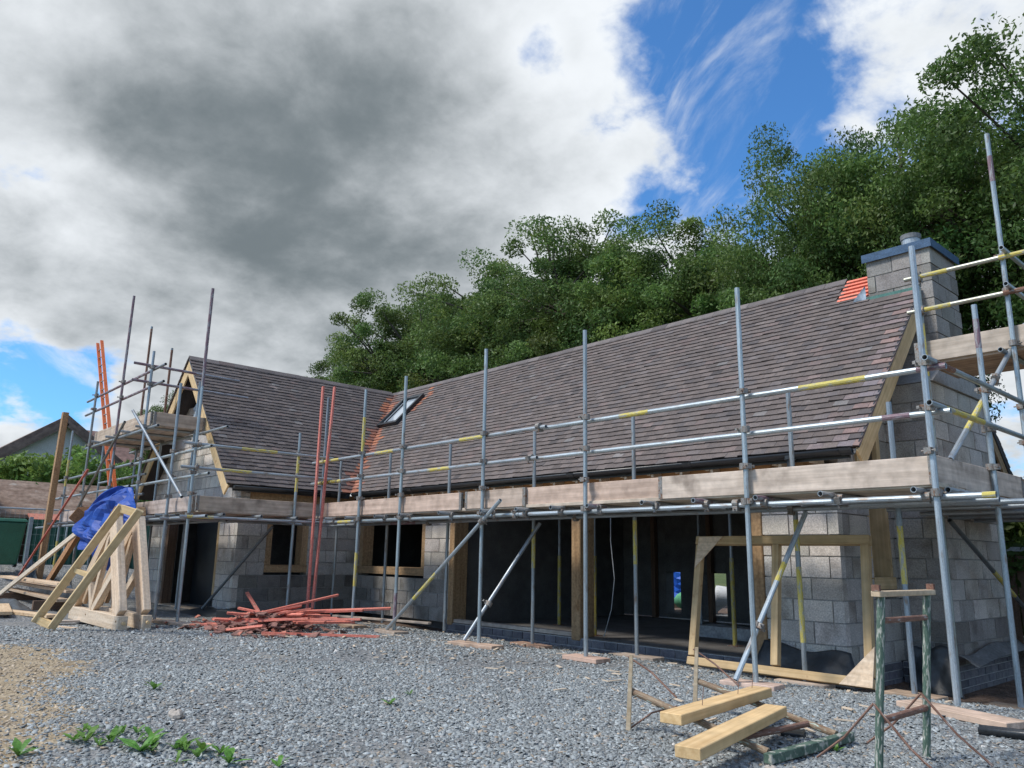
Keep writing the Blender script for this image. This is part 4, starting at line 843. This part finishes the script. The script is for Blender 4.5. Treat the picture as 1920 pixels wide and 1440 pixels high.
# tall timber, leaning plank, batten and brown timber at the left end
tag(bevel(MB().beam((-20.4, 4.18, 0.0), (-20.12, 4.18, 4.16), .16, .12).build('timber_post', m_oak, color=(.95, .88, .85)), .004), 'tall brown timber standing against the left end of the scaffold', 'timber post')
tag(bevel(MB().beam((-18.7, 3.2, 0.17), (-16.3, 3.86, 1.36), .05, .085).build('white_plank', m_palepine, color=(1.15, 1.2, 1.25)), .004), 'long whitish plank leaning at a low angle behind the trusses', 'plank')
tag(MB().beam((-21.2, 3.75, .02), (-17.15, 4.1, 2.62), .038, .025).build('roofing_batten', m_batten, color=(.75, .7, .75)), 'thin red batten leaning against the left end of the scaffold', 'batten')
tag(bevel(MB().beam((-19.6, 4.1, .1), (-17.3, 4.15, 1.42), .09, .15).build('brown_timber', m_oak, color=(1, .8, .7)), .004), 'brown timber leaning behind the trusses below the oak beam', 'timber')
for i, (x, y, L, rt_, z, col, lab) in enumerate(((-17.9, 3.55, 4.6, .02, .42, (1, .9, .8), 'uppermost long board on the timber stack behind the trusses'), (-17.6, 3.7, 4.4, .0, .30, (.8, .72, .65), 'middle board of the timber stack behind the trusses'), (-17.7, 3.6, 4.8, -.02, .16, (.7, .65, .6), 'lower board of the timber stack behind the trusses'),
        (-15.0, 2.95, 1.8, .25, .0, (1.05, .95, .8), 'loose short board lying in front of the timber stack'), (-15.6, 2.75, 2.2, -.15, .03, (.95, .85, .7), 'loose pale board crossing another beside the leaning frame'), (-16.6, 2.6, 2.6, .12, .0, (.8, .75, .7), 'grey board on the gravel at the far left'), (-12.75, 2.95, .8, .35, .0, (1.0, .95, .9), 'thin pale offcut on the gravel under the trusses'))):
    lay('timber_board', x, y, L, .2 if i != 6 else .05, .05 if i != 6 else .03, rt_, m_palepine, lab, 'board', 'loose boards at the left', z=z+float(gz(x, y)), color=col)
for x in (-19.4, -16.3): MB().box(x, x+.1, 3.3, 4.0, 0, .158).build('bearer', m_dark); o = bpy.context.scene.objects[-1]; tag(o, 'dark timber bearer under the left timber stack' if x < -18 else 'dark timber bearer under the right end of the timber stack', 'bearer')
def crumple(name, x0, x1, y0, y1, h, n, label, mat, base=0., seed=1, cat='plastic sheet'):
    rr = random.Random(seed); ph = [rr.uniform(0, 6.28) for _ in range(12)]; rows = []
    for i in range(n):
        s = i/(n-1); row = []
        for j in range(n):
            t = j/(n-1); e = math.sin(math.pi*s)**.5*math.sin(math.pi*t)**.5
            z = sum(math.sin((3+k)*s*2.3+ph[k]+(2+k*.7)*t*2.1*(-1)**k) for k in range(8))/8
            x = x0+(x1-x0)*s+.04*math.sin(9*t+ph[1]); y = y0+(y1-y0)*t+.04*math.sin(8*s+ph[2])
            row.append(V((x, y, base+float(gz(x, y))+.01+e*max(0., h*(.6+.8*z)))))
        rows.append(row)
    o = solid(MB().grid(rows).build(name, mat, smooth=True), .004); return tag(o, label, cat)
crumple('black_sheet', -21.5, -16.2, 4.0, 4.2, .55, 18, 'crumpled black plastic sheeting heaped behind the timber stack', m_membrane, seed=3)
crumple('black_sheet', -19.0, -15.4, 2.9, 3.25, .16, 16, 'low black plastic sheet on the ground in front of the timber stack', m_membrane, seed=4)
# membranes hanging at the wall bases
def drape(name, pts_top, pts_bot, label, mat, n=14, amp=.03, seed=2):
    rr = random.Random(seed); ph = [rr.uniform(0, 6.28) for _ in range(6)]; rows = []
    def along(P, s):
        k = s*(len(P)-1); i = min(int(k), len(P)-2); return V(P[i]).lerp(V(P[i+1]), k-i)
    for i in range(n*2):
        s = i/(n*2-1); a, b = along(pts_top, s), along(pts_bot, s); row = []
        for j in range(n):
            t = j/(n-1); p = a.lerp(b, t); p += V((.0, -amp*abs(math.sin(5*s+3*t+ph[0]))-amp*.6*math.sin(13*s-5*t+ph[1])*t, amp*.7*math.sin(9*s+ph[2])*(1-t))); row.append(p)
        rows.append(row)
    return tag(solid(MB().grid(rows).build(name, mat, smooth=True), .004), label, 'membrane')
drape('membrane', [(-4.72, 8.02, .22), (-4.2, 8.04, .17), (-3.74, 8.0, .18)], [(-4.8, 7.88, -.1), (-4.2, 7.76, -.1), (-3.6, 7.8, -.14)], 'black damp-proof membrane draped at the foot of the block pier behind the leaning frame', m_membrane)
drape('membrane', [(-3.24, 9.36, .14), (-3.22, 9.8, .12), (-3.22, 10.6, .19), (-3.22, 11.3, .2)], [(-3.02, 9.32, .02), (-3.06, 9.75, .05), (-3.08, 10.6, .08), (-3.09, 11.3, .09)], 'grey roofing felt lapped over the brick plinth of the chimney breast', m_grey_felt, seed=6)
drape('membrane', [(-3.7, 9.34, .16), (-3.3, 9.33, .2)], [(-3.7, 9.2, -.3), (-3.15, 9.2, -.3)], 'black membrane hanging between the gable and the chimney breast', m_membrane, seed=8)
drape('membrane', [(-14.2, 5.6, .1), (-13.45, 5.6, .13), (-13.38, 6.2, .1)], [(-14.5, 5.05, .0), (-13.2, 5.2, .0), (-12.9, 6.1, .01)], 'dark grey membrane spilling from the wing corner onto the gravel', m_membrane, seed=9)
lay('plastic_channel', -12.5, 5.55, 1.1, .18, .12, .35, m_black, 'black plastic channel lying beside the batten pile by the wing corner', 'channel')
# things inside the open rooms
cb = MB(); pts = [V((-7.14, 8.3, 1.95)), V((-7.13, 8.28, 1.3)), V((-7.06, 8.27, .8)), V((-7.12, 8.27, .4)), V((-7.3, 8.32, .03))]
fine_pts = []
for i in range(len(pts)-1):
    for t in (0, .34, .67): fine_pts.append(pts[i].lerp(pts[i+1], t))
tag(cb.sweep(fine_pts+[pts[-1]], .006, 6).build('cable', m_grey_felt, color=(2.2, 2.2, 2.2)), 'thin white cable hanging in the wide doorway right of the oak post', 'cable')
for x, y, lab, bd in ((-9.4, 9.6, 'steel prop with a yellow tube inside the left doorway', Yb), (-7.85, 8.75, 'yellow steel prop just left of the oak post', Yb), (-7.3, 10.6, 'steel prop deep inside the wide doorway', None), (-5.9, 9.3, 'yellow banded steel prop inside the wide doorway', Yb)):
    t = thing('steel_prop', (x, y, FZ), lab, 'prop', 'steel props holding the ceiling')
    MB().tube((x, y, FZ+.008), (x, y, 1.1), .030, 10).build('outer_tube', m_galv if not bd else bd, t, color=(.8, .8, .8)); MB().tube((x, y, 1.1), (x, y, 1.94), .024, 10).build('inner_tube', m_galv, t, color=(.8, .8, .8))
    MB().box(x-.075, x+.075, y-.075, y+.075, FZ, FZ+.008).build('base_plate', m_rust, t); MB().box(x-.075, x+.075, y-.075, y+.075, 1.94, 1.948).build('head_plate', m_rust, t)
tag(MB().box(-7.0, -6.0, 10.0, 10.4, FZ, FZ+.16).build('insulation_pack', m_grey_felt, color=(2, 2, 2)), 'grey wrapped pack lying on the floor inside the wide doorway', 'pack')
# seen through the back doorway
tb = thing('pallet_load', (-11.3, 15.2, 0), 'blue sheeted load standing behind the house, seen through the back doorway', 'load')
mb = MB(); mb.grid([[V((-12.3+1.6*s, 15+.12*math.sin(9*s+4*t), .18+.75*t+.05*math.sin(11*s))) for s in np.linspace(0, 1, 9)] for t in np.linspace(0, 1, 7)]); solid(mb.build('sheet', m_tarp, tb, color=(1.6, 1.8, 1.7)), .01)
MB().box(-12.2, -10.8, 15.2, 16.0, 0, .85).build('load', m_palepine, tb)
for x, y, c_, lab in ((-10.25, 14.6, (.3, .9, .5), 'green sack lying behind the house, seen through the back doorway'), (-9.6, 14.5, (1, 1, 1), 'white sack lying behind the house, seen through the back doorway')):
    mb = MB(); rows = [[V((x+.42*math.cos(u)*math.cos(v)+.04*math.sin(3*u), y+.3*math.sin(u)*math.cos(v), .22+.22*math.sin(v)+.035*math.sin(5*u)*math.cos(v)+.12*(math.cos(u)>.3))) for u in np.linspace(0, 2*math.pi, 13)] for v in np.linspace(-1.5, 1.5, 8)]
    tag(mb.grid(rows).build('sack', m_white, smooth=True, color=c_), lab, 'sack')
# ------------------------------------------------------------------ trees
def leaf_mesh(name, centres, radii, per, size, shade_c):
    n = len(centres); k = per; C0 = np.repeat(np.array(centres), k, 0); Rr = np.repeat(np.array(radii), k)
    m = n*k; d = rng.normal(0, 1, (m, 3)); d /= np.linalg.norm(d, axis=1)[:, None]; rad = rng.random(m)**.45
    P = C0+d*(Rr*rad)[:, None]*np.array([1, 1, .72]); P[:, 2] -= .12*Rr*rad**2
    a = rng.normal(0, 1, (m, 3)); a[:, 2] -= .35; a /= np.linalg.norm(a, axis=1)[:, None]; b = np.cross(a, rng.normal(0, 1, (m, 3))); b /= np.linalg.norm(b, axis=1)[:, None]
    s = size*rng.uniform(.6, 1.25, m)[:, None]
    v = np.stack([P-a*s, P+b*s*.42+a*s*.1, P+a*s, P-b*s*.42+a*s*.1], 1).reshape(-1, 3)
    F = np.arange(m*4).reshape(-1, 4)
    cl = np.clip(rng.normal(1, .16, n), .6, 1.5); hue = rng.normal(0, .06, n)
    c = np.stack([cl*(1+hue*1.4), cl, cl*(1-hue*.5)], -1); c = np.repeat(c, k, 0)*rng.uniform(.75, 1.25, (m, 1))
    tint = np.concatenate([np.repeat(c, 4, 0), np.ones((m*4, 1))], -1)
    return np_mesh(name, v, F, m_leaf, tint)
def make_tree(H, W_, seed, nclump=330, per=95, leaf=.11, base=.22, stems=2, crad=(.5, 1.0)):
    """returns (trunk mesh, crown mesh); ash-like: several rising limbs, crown of uneven clumps"""
    rd = random.Random(seed); mb = MB(); tips = []
    zc, rz_ = H*(1+base)/2, H*(1-base)/2; lobes = []; nl = 19
    for i in range(nl):
        zz = 1-2*(i+.5)/nl; an = i*2.39996+rd.uniform(-.35, .35); rr = math.sqrt(1-zz*zz); k_ = rd.uniform(.62, .84)
        lobes.append((math.cos(an)*rr*W_*.5*k_, math.sin(an)*rr*W_*.5*k_, zc+zz*rz_*k_, rd.uniform(.15, .23)*W_))
    lobes += [(rd.uniform(-.1, .1)*W_, rd.uniform(-.1, .1)*W_, zc+rd.uniform(-.3, .4)*rz_, .22*W_) for _ in range(4)]
    cs, rs = [], []
    while len(cs) < nclump:
        lx, ly, lz, lr = rd.choice(lobes); d = V((rd.gauss(0, 1), rd.gauss(0, 1), rd.gauss(0, 1))).normalized(); r = lr*rd.random()**.22
        p = V((lx, ly, lz))+V((d.x*r, d.y*r, d.z*r*.9))
        if p.z < base*H or p.z > H: continue
        cs.append(tuple(p)); rs.append(rd.uniform(*crad)*(W_/8))
    def limb(p, q, r0_, r1_, wob, n=5):
        prev = p; out = [p]
        for i in range(1, n+1):
            t = i/n; x = p.lerp(q, t)+V((rd.uniform(-wob, wob), rd.uniform(-wob, wob), (t*(1-t))*wob*1.5)) if i < n else q
            mb.tube(prev, x, r0_+(r1_-r0_)*(i-1)/n, 7, r0_+(r1_-r0_)*t, cap=False); prev = x; out.append(x)
        return out
    fork = V((rd.uniform(-.2, .2), rd.uniform(-.2, .2), H*.2)); limb(V((0, 0, -.3)), fork, .030*H, .022*H, .05)
    nodes = []
    for s in range(stems+3):
        an = s*6.283/(stems+3)+rd.uniform(-.4, .4); e = V((math.cos(an)*W_*.22*rd.uniform(.3, 1.3), math.sin(an)*W_*.22*rd.uniform(.3, 1.3), H*rd.uniform(.58, .79)))
        nodes += limb(fork, e, .017*H, .005*H, .28, 7)[1:]
        for _ in range(3): cs.append(tuple(e+V((rd.gauss(0, .6), rd.gauss(0, .6), rd.gauss(-.1, .4))))); rs.append(rd.uniform(*crad)*(W_/8))
    for c in rd.sample(cs, min(len(cs), 170)):
        c = V(c); below = [n_ for n_ in nodes if n_.z < c.z+.2] or nodes; s = min(below, key=lambda n_: (n_-c).length); limb(s, c, .0055*H*.8, .0012*H, .16, 3)
    me_t = mb.build('t', m_bark); dat = me_t.data; bpy.data.objects.remove(me_t)
    return dat, leaf_mesh('crown', cs, rs, per, leaf, None), cs
def plant_tree(name, trunk, crown, loc, rotz, sc_, label, cat='tree', group=None, tint=(1, 1, 1)):
    t = thing(name, loc, label, cat, group); t.rotation_euler = (0, 0, rotz); t.scale = (sc_[0], sc_[0], sc_[1])
    for nm, d in (('trunk', trunk), ('crown', crown)):
        o = bpy.data.objects.new(nm, d); COL.objects.link(o); o.parent = t
        if nm == 'crown': o.color = (*tint, 1)
        else:
            mnz = min(v.co.z for v in d.vertices); o.location = V((0, 0, -.3-mnz))
    return t
TA = make_tree(11.9, 7.4, 21, 350, 400, .060, .38, 2, (.40, .80)); TB = make_tree(11.9, 7.0, 35, 330, 400, .060, .40, 2, (.40, .80)); TC = make_tree(12.4, 9.2, 52, 440, 400, .060, .36, 3, (.38, .74))
gT = 'ash trees in a row behind the house'
for k, x, y, rz, s, lab, tn in ((0, -29.6, 17.4, .3, (.84, .84), 'leftmost low green tree of the row behind the house', (1, 1, 1)), (1, -24.8, 17.2, 1.2, (1.0, .97), 'second tree from the left behind the tiled roofs', (1.05, 1.0, 1.0)), (0, -20.2, 17.8, 2.6, (1.0, .97), 'third tree from the left behind the skylight', (1.12, 1.08, 1.1)), (1, -16.0, 17.0, 4.0, (1.0, .96), 'tall open-crowned tree in the middle of the row behind the ridge', (1, 1, 1)),
                           (0, -12.3, 17.6, 5.1, (.92, .88), 'green tree behind the middle of the long ridge', (1.08, 1.08, 1)), (1, -9.6, 18.0, .7, (.82, .76), 'lower tree behind the ridge left of the large right tree', (1, 1.03, 1))):
    T = (TA, TB)[k]; plant_tree('ash_tree', T[0], T[1], (x, y, 0), rz, s, lab, 'tree', gT, tn)
plant_tree('large_tree', TC[0], TC[1], (-6.6, 16.6, 0), 1.3, (.68, .87), 'large dense tree behind the chimney at right', 'tree', gT, (.95, 1, .95))
TF = make_tree(12.2, 9.0, 63, 400, 400, .060, .50, 3, (.38, .76))
plant_tree('large_tree', TF[0], TF[1], (-3.1, 16.4, 0), 2.5, (.82, .81), 'tallest dark tree at the right edge behind the scaffold', 'tree', gT, (.9, .97, .92))
TD = make_tree(5.2, 5.6, 77, 120, 110, .13, .08, 3, (.6, 1.0))
plant_tree('laurel_bush', TD[0], TD[1], (-31, 6.6, 0), 0, (.9, .9), 'broad light green bush in front of the white neighbouring house', 'bush', None, (1.5, 1.45, 1.3))
plant_tree('laurel_bush', TD[0], TD[1], (-29.5, 8.6, 0), 1.9, (.75, .8), 'green bush behind the scaffold end right of the stone outbuilding', 'bush', None, (1.3, 1.35, 1.2)); plant_tree('laurel_bush', TD[0], TD[1], (-33, 4.4, 0), 1.0, (.7, .62), 'low green bush at the far left below the white gable', 'bush', None, (1.3, 1.35, 1.2))
plant_tree('garden_tree', TA[0], TA[1], (-36, 12.6, 0), 1.0, (.62, .72), 'distant tree showing between the upper scaffold tubes at left', 'tree', None, (.9, .9, .9))
TE = make_tree(3.2, 4.2, 91, 80, 100, .12, .02, 3, (.6, 1.0))
for x, y, s, lab in ((-1.0, 13.6, 1.0, 'dark green shrub beyond the chimney breast at the right edge'), (1.2, 15.5, 1.2, 'green shrub beyond the right scaffold return'), (-3.6, 14.6, .8, 'green shrub behind the right gable')): plant_tree('shrub', TE[0], TE[1], (x, y, 0), x, (s, s), lab, 'shrub', 'shrubs behind the right gable')
# ------------------------------------------------------------------ neighbours at the left
def gable_house(name, x0, x1, y0, y1, ze, zr, label, gable_x=True):
    h = thing(name, ((x0+x1)/2, (y0+y1)/2, 0), label, 'house'); ym = (y0+y1)/2
    MB().add([(x0, y0, 0), (x1, y0, 0), (x1, y1, 0), (x0, y1, 0), (x0, y0, ze), (x1, y0, ze), (x1, y1, ze), (x0, y1, ze), (x0, ym, zr), (x1, ym, zr)], [(0, 1, 5, 4), (2, 3, 7, 6), (1, 2, 6, 9, 5), (3, 0, 4, 8, 7)]).build('wall', m_white, h)
    k = (zr-ze)/(ym-y0); o = .35
    for sg, ya in ((-1, y0-o), (1, y1+o)):
        zt = ze-k*o; c = [V((x0-o, ya, zt+.02)), V((x1+o, ya, zt+.02)), V((x1+o, ym, zr+.02)), V((x0-o, ym, zr+.02))]
        MB().hexa(c+[p+V((0, 0, .4)) for p in c]).build('roof', m_rooffar, h)
        MB().beam((x1+o+.03, ya, zt+.05), (x1+o+.03, ym, zr+.05), .08, .26).build('verge_board', m_rooffar, h)
    return h
h1 = gable_house('neighbour_house', -50, -39.2, 3.0, 13.4, 2.7, 6.55, 'white rendered neighbouring house with brown tiled gable roof at far left')
wf = MB().box(-39.2, -39.12, 6.2, 7.0, 3.6, 4.3).build('window', m_black, h1); MB().tube((-39.05, 7.6, 4.8), (-39.05, 7.6, 2.0), .06, 8).build('downpipe', m_black, h1)
h2 = gable_house('neighbour_house', -70, -56, -6, 8, 4.2, 8.9, 'second brown roof rising behind the white house at far left')
h3 = thing('neighbour_house', (-41, 13.5, 0), 'pale blue-grey cottage with brown roof and dormer seen through the scaffold', 'house')
MB().box(-46, -38.5, 9.6, 17, 0, 3.3).build('wall', m_white, h3, color=(.75, .85, .92))
c = [V((-38.1, 9.3, 3.1)), V((-38.1, 17.3, 3.1)), V((-42, 17.3, 6.6)), V((-42, 9.3, 6.6))]; MB().hexa(c+[p+V((0, 0, .2)) for p in c]).build('roof', m_rooffar, h3, color=(1.1, .95, .95))
dm = MB().add([(-38.3, 10.5, 3.0), (-38.3, 12.1, 3.0), (-38.3, 12.1, 4.1), (-38.3, 11.3, 4.9), (-38.3, 10.5, 4.1), (-41, 10.5, 3.0), (-41, 12.1, 3.0), (-41, 12.1, 4.1), (-41, 11.3, 4.9), (-41, 10.5, 4.1)], [(0, 1, 2, 3, 4), (1, 6, 7, 2), (0, 4, 9, 5), (2, 7, 8, 3), (3, 8, 9, 4)]).build('dormer', m_white, h3, color=(.85, .92, 1))
MB().box(-38.3, -38.22, 10.9, 11.7, 3.15, 4.0).build('window', m_glass, dm)
for sg in (-1, 1): MB().beam((-38.2, 11.3, 5.0), (-38.2, 11.3+sg*1.0, 4.0), .1, .16).build('verge_board', m_rooffar, dm)
# stone outbuilding
ob_ = thing('outbuilding', (-28.2, 5.6, 0), 'old outbuilding with mossy stone-slate roof and dark open front at left', 'outbuilding')
c = [V((-27.0, 4.1, 1.95)), V((-27.0, 8.2, 1.95)), V((-28.6, 8.2, 3.05)), V((-28.6, 4.1, 3.05))]; MB().hexa(c+[p+V((0, 0, .1)) for p in c]).build('roof', m_stone, ob_)
MB().box(-30, -28.8, 4.2, 8.1, 0, 2.9).build('back_wall', m_dark, ob_); MB().box(-28.7, -27.2, 4.15, 4.3, 0, 2.0).build('side_wall', m_stone, ob_)
for y in (4.35, 5.2, 6.1, 7.0): MB().box(-27.25, -27.05, y, y+.22, 0, 1.96).build('post', m_stone, ob_)
MB().box(-27.2, -27.12, 5.42, 5.95, 0, 1.9).build('door', m_white, ob_, color=(.7, .75, .8))
MB().hexa([V(p) for p in ((-25.6, 5.0, 1.55), (-25.6, 6.6, 1.55), (-27.0, 6.6, 2.05), (-27.0, 5.0, 2.05), (-25.6, 5.0, 1.6), (-25.6, 6.6, 1.6), (-27.0, 6.6, 2.1), (-27.0, 5.0, 2.1))]).build('lean_to_roof', m_redtile, ob_)
tag(bevel(MB().box(-28.5, -26.4, 2.6, 4.0, 0, 3.0).build('green_tank', m_bin, color=(.6, .75, .9)), .12, 3), 'tall dark green tank beside the stone outbuilding at the left edge', 'tank')
gs = thing('green_shed', (-24.6, 5.6, 0), 'green corrugated screen standing behind the left end of the scaffold', 'screen')
mb = MB(); mb.grid([[V((-24.6+.03*math.sin(2*math.pi*t*22), 4.6+3.4*t, z)) for t in np.linspace(0, 1, 133)] for z in (0, 1.85)]); solid(mb.build('panel', m_bin, gs, color=(1.1, .8, .9)), .01)
for y in (4.65, 6.3, 7.95): MB().box(-24.55, -24.47, y-.04, y+.04, 0, 1.9).build('post', m_galv, gs)
# wheelie bin
wb = thing('wheelie_bin', (-20.9, 3.55, .64), 'green wheelie bin standing at the left edge behind the timber stack', 'bin')
def BP(x, y, z): return V((-20.9+x, 3.55+y, .64+z))
c = [BP(-.22, -.22, .06), BP(.22, -.22, .06), BP(.22, .22, .06), BP(-.22, .22, .06), BP(-.29, -.29, 1.0), BP(.29, -.29, 1.0), BP(.29, .29, 1.0), BP(-.29, .29, 1.0)]
bevel(MB().hexa(c).build('body', m_bin, wb), .04, 2); bevel(MB().hexa([BP(-.32, -.32, 1.003), BP(.32, -.32, 1.003), BP(.32, .32, 1.003), BP(-.32, .32, 1.003), BP(-.26, -.27, 1.08), BP(.27, -.27, 1.08), BP(.27, .27, 1.08), BP(-.26, .27, 1.08)]).build('lid', m_bin, wb), .02, 2)
MB().tube(BP(-.33, -.28, .97), BP(-.33, .28, .97), .018, 8).build('handle', m_black, wb)
for y in (-.25, .25): MB().tube(BP(-.2, y-.03, .1), BP(-.2, y+.03, .1), .10, 14).build('wheel', m_black, wb)
# mesh site fence
fp = thing('fence_panel', (-21.9, 4.2, 0), 'galvanised mesh site fence panel behind the green bin', 'fence panel')
MB().tube((-21.9, 2.4, 2.0), (-21.9, 4.95, 2.0), .021, 8).build('top_rail', m_galv, fp, color=(1.3, 1.3, 1.3)); MB().tube((-21.9, 2.4, .15), (-21.9, 4.95, .15), .021, 8).build('bottom_rail', m_galv, fp)
for y in (2.42, 4.95): MB().tube((-21.9, y, 0.02), (-21.9, y, 2.0), .021, 8).build('upright', m_galv, fp, color=(1.3, 1.3, 1.3))
mb = MB()
for y in np.arange(2.5, 4.95, .1): mb.tube((-21.9, y, .17), (-21.9, y, 1.98), .002, 4, cap=False)
for z in np.arange(.4, 2, .25): mb.tube((-21.895, 2.43, z), (-21.895, 4.94, z), .002, 4, cap=False)
mb.build('mesh_wires', m_galv, fp)
# timber fence beyond the right end
rf = thing('rear_fence', (0, 13, 0), 'dark fence beyond the chimney breast at the right edge', 'fence')
for i in range(26):
    x = -4.8+i*.3; MB().box(x, x+.28, 12.98, 13.0, 0, 1.25).build('slat', m_dark, rf)
MB().box(-4.8, 3.0, 12.95, 12.975, 1.27, 1.33).build('top_rail', m_galv, rf, color=(1.4, 1.4, 1.4))
# ------------------------------------------------------------------ weeds and bits on the ground
def weed(x, y, n, ln, label, up_=1.15):
    mb = MB(); z0 = float(gz(x, y))
    for i in range(n):
        a = i*2.4+jit(.4); L = ln*random.uniform(.7, 1.35); w_ = L*random.uniform(.09, .17); el_ = random.uniform(.25, 1.0)*up_; d = V((math.cos(a), math.sin(a), 0)); s_ = V((-d.y, d.x, 0)); pr = []
        for t, ww in ((0, .25), (.25, .7), (.5, 1), (.75, .75), (1, .06)):
            c = V((x, y, z0+.006))+d*(L*t*math.cos(el_))+V((0, 0, L*(t*math.sin(el_)-.35*t*t*el_))); wv = w_*ww*(1+.25*math.sin(9*t+i)); pr.append([c-s_*wv+V((0, 0, .15*wv)), c, c+s_*wv+V((0, 0, .15*wv))])
        mb.grid(pr)
    tag(mb.build('weed', m_weed, smooth=True, color=(random.uniform(.8, 1.1), random.uniform(.85, 1.1), 1)), label, 'weed', 'weeds growing in the gravel')
for x, y, n, ln, lab in ((-4.66, 1.56, 9, .15, 'largest broad-leaved weed in the foreground clump'), (-4.22, 1.86, 6, .11, 'single weed just right of the foreground clump'), (-4.02, 2.04, 5, .09, 'small weed near the bottom edge, farther right of the clump'), (-4.86, 1.02, 7, .12, 'weed in the tan earth at the bottom left corner'),
                         (-5.02, 3.38, 7, .08, 'small grass tuft alone in the middle of the gravel'), (-5.3, 3.75, 6, .06, 'tiny grass tuft farther back in the middle of the gravel'), (-6.45, 2.2, 8, .09, 'small weed on the edge between earth and gravel'), (-2.3, 4.62, 8, .07, 'grass tuft beside the lying trestle'), (-1.75, 6.6, 9, .09, 'grass tuft behind the gutter offcut')): weed(x, y, n, ln, lab)
for i in range(24):
    t = random.random(); weed(-5.2+.85*t+jit(.14), 1.44+.34*t+jit(.15), random.choice((4, 5, 6, 7)), random.uniform(.06, .125), 'small leafy weed in the foreground clump at bottom left')
mb = MB()
for i in range(150):
    x, y = random.uniform(-12.5, -2.2), random.uniform(4.6, 7.6); L = random.uniform(.03, .16); a = random.uniform(0, 6.28); z = float(gz(x, y))+.022
    mb.beam((x, y, z), (x+L*math.cos(a), y+L*math.sin(a), z+jit(.008)), random.uniform(.008, .03), .008)
tag(mb.build('wood_scraps', m_palepine), 'scattered splinters and wood scraps on the gravel along the scaffold', 'scraps', kind='stuff')
lay('slate_offcut', -2.72, 4.78, .26, .16, .02, .4, m_black, 'dark slate offcut on the gravel inside the lying trestle', 'slate'); 
for i, (x, y, s, lab) in enumerate(((-2.3, 3.9, .035, 'small pale stone by the foot of the lying trestle'), (-3.75, 5.7, .05, 'pale stone by the raking tube base'), (-5.35, 1.98, .06, 'pinkish stone on the earth edge near the weeds'), (-1.6, 7.0, .1, 'grey boulder on the bare earth at right'))):
    rd = random.Random(i); rows = [[V((x+s*math.cos(u)*math.cos(v)*(1+.2*math.sin(3*u+i)), y+.8*s*math.sin(u)*math.cos(v), float(gz(x, y))+.3*s+.55*s*math.sin(v)+.1*s*math.sin(2*u))) for u in np.linspace(0, 2*math.pi, 9)] for v in np.linspace(-1.4, 1.4, 6)]
    tag(MB().grid(rows).build('stone', m_mortar, color=(1.2, 1.1, 1.0)), lab, 'stone')
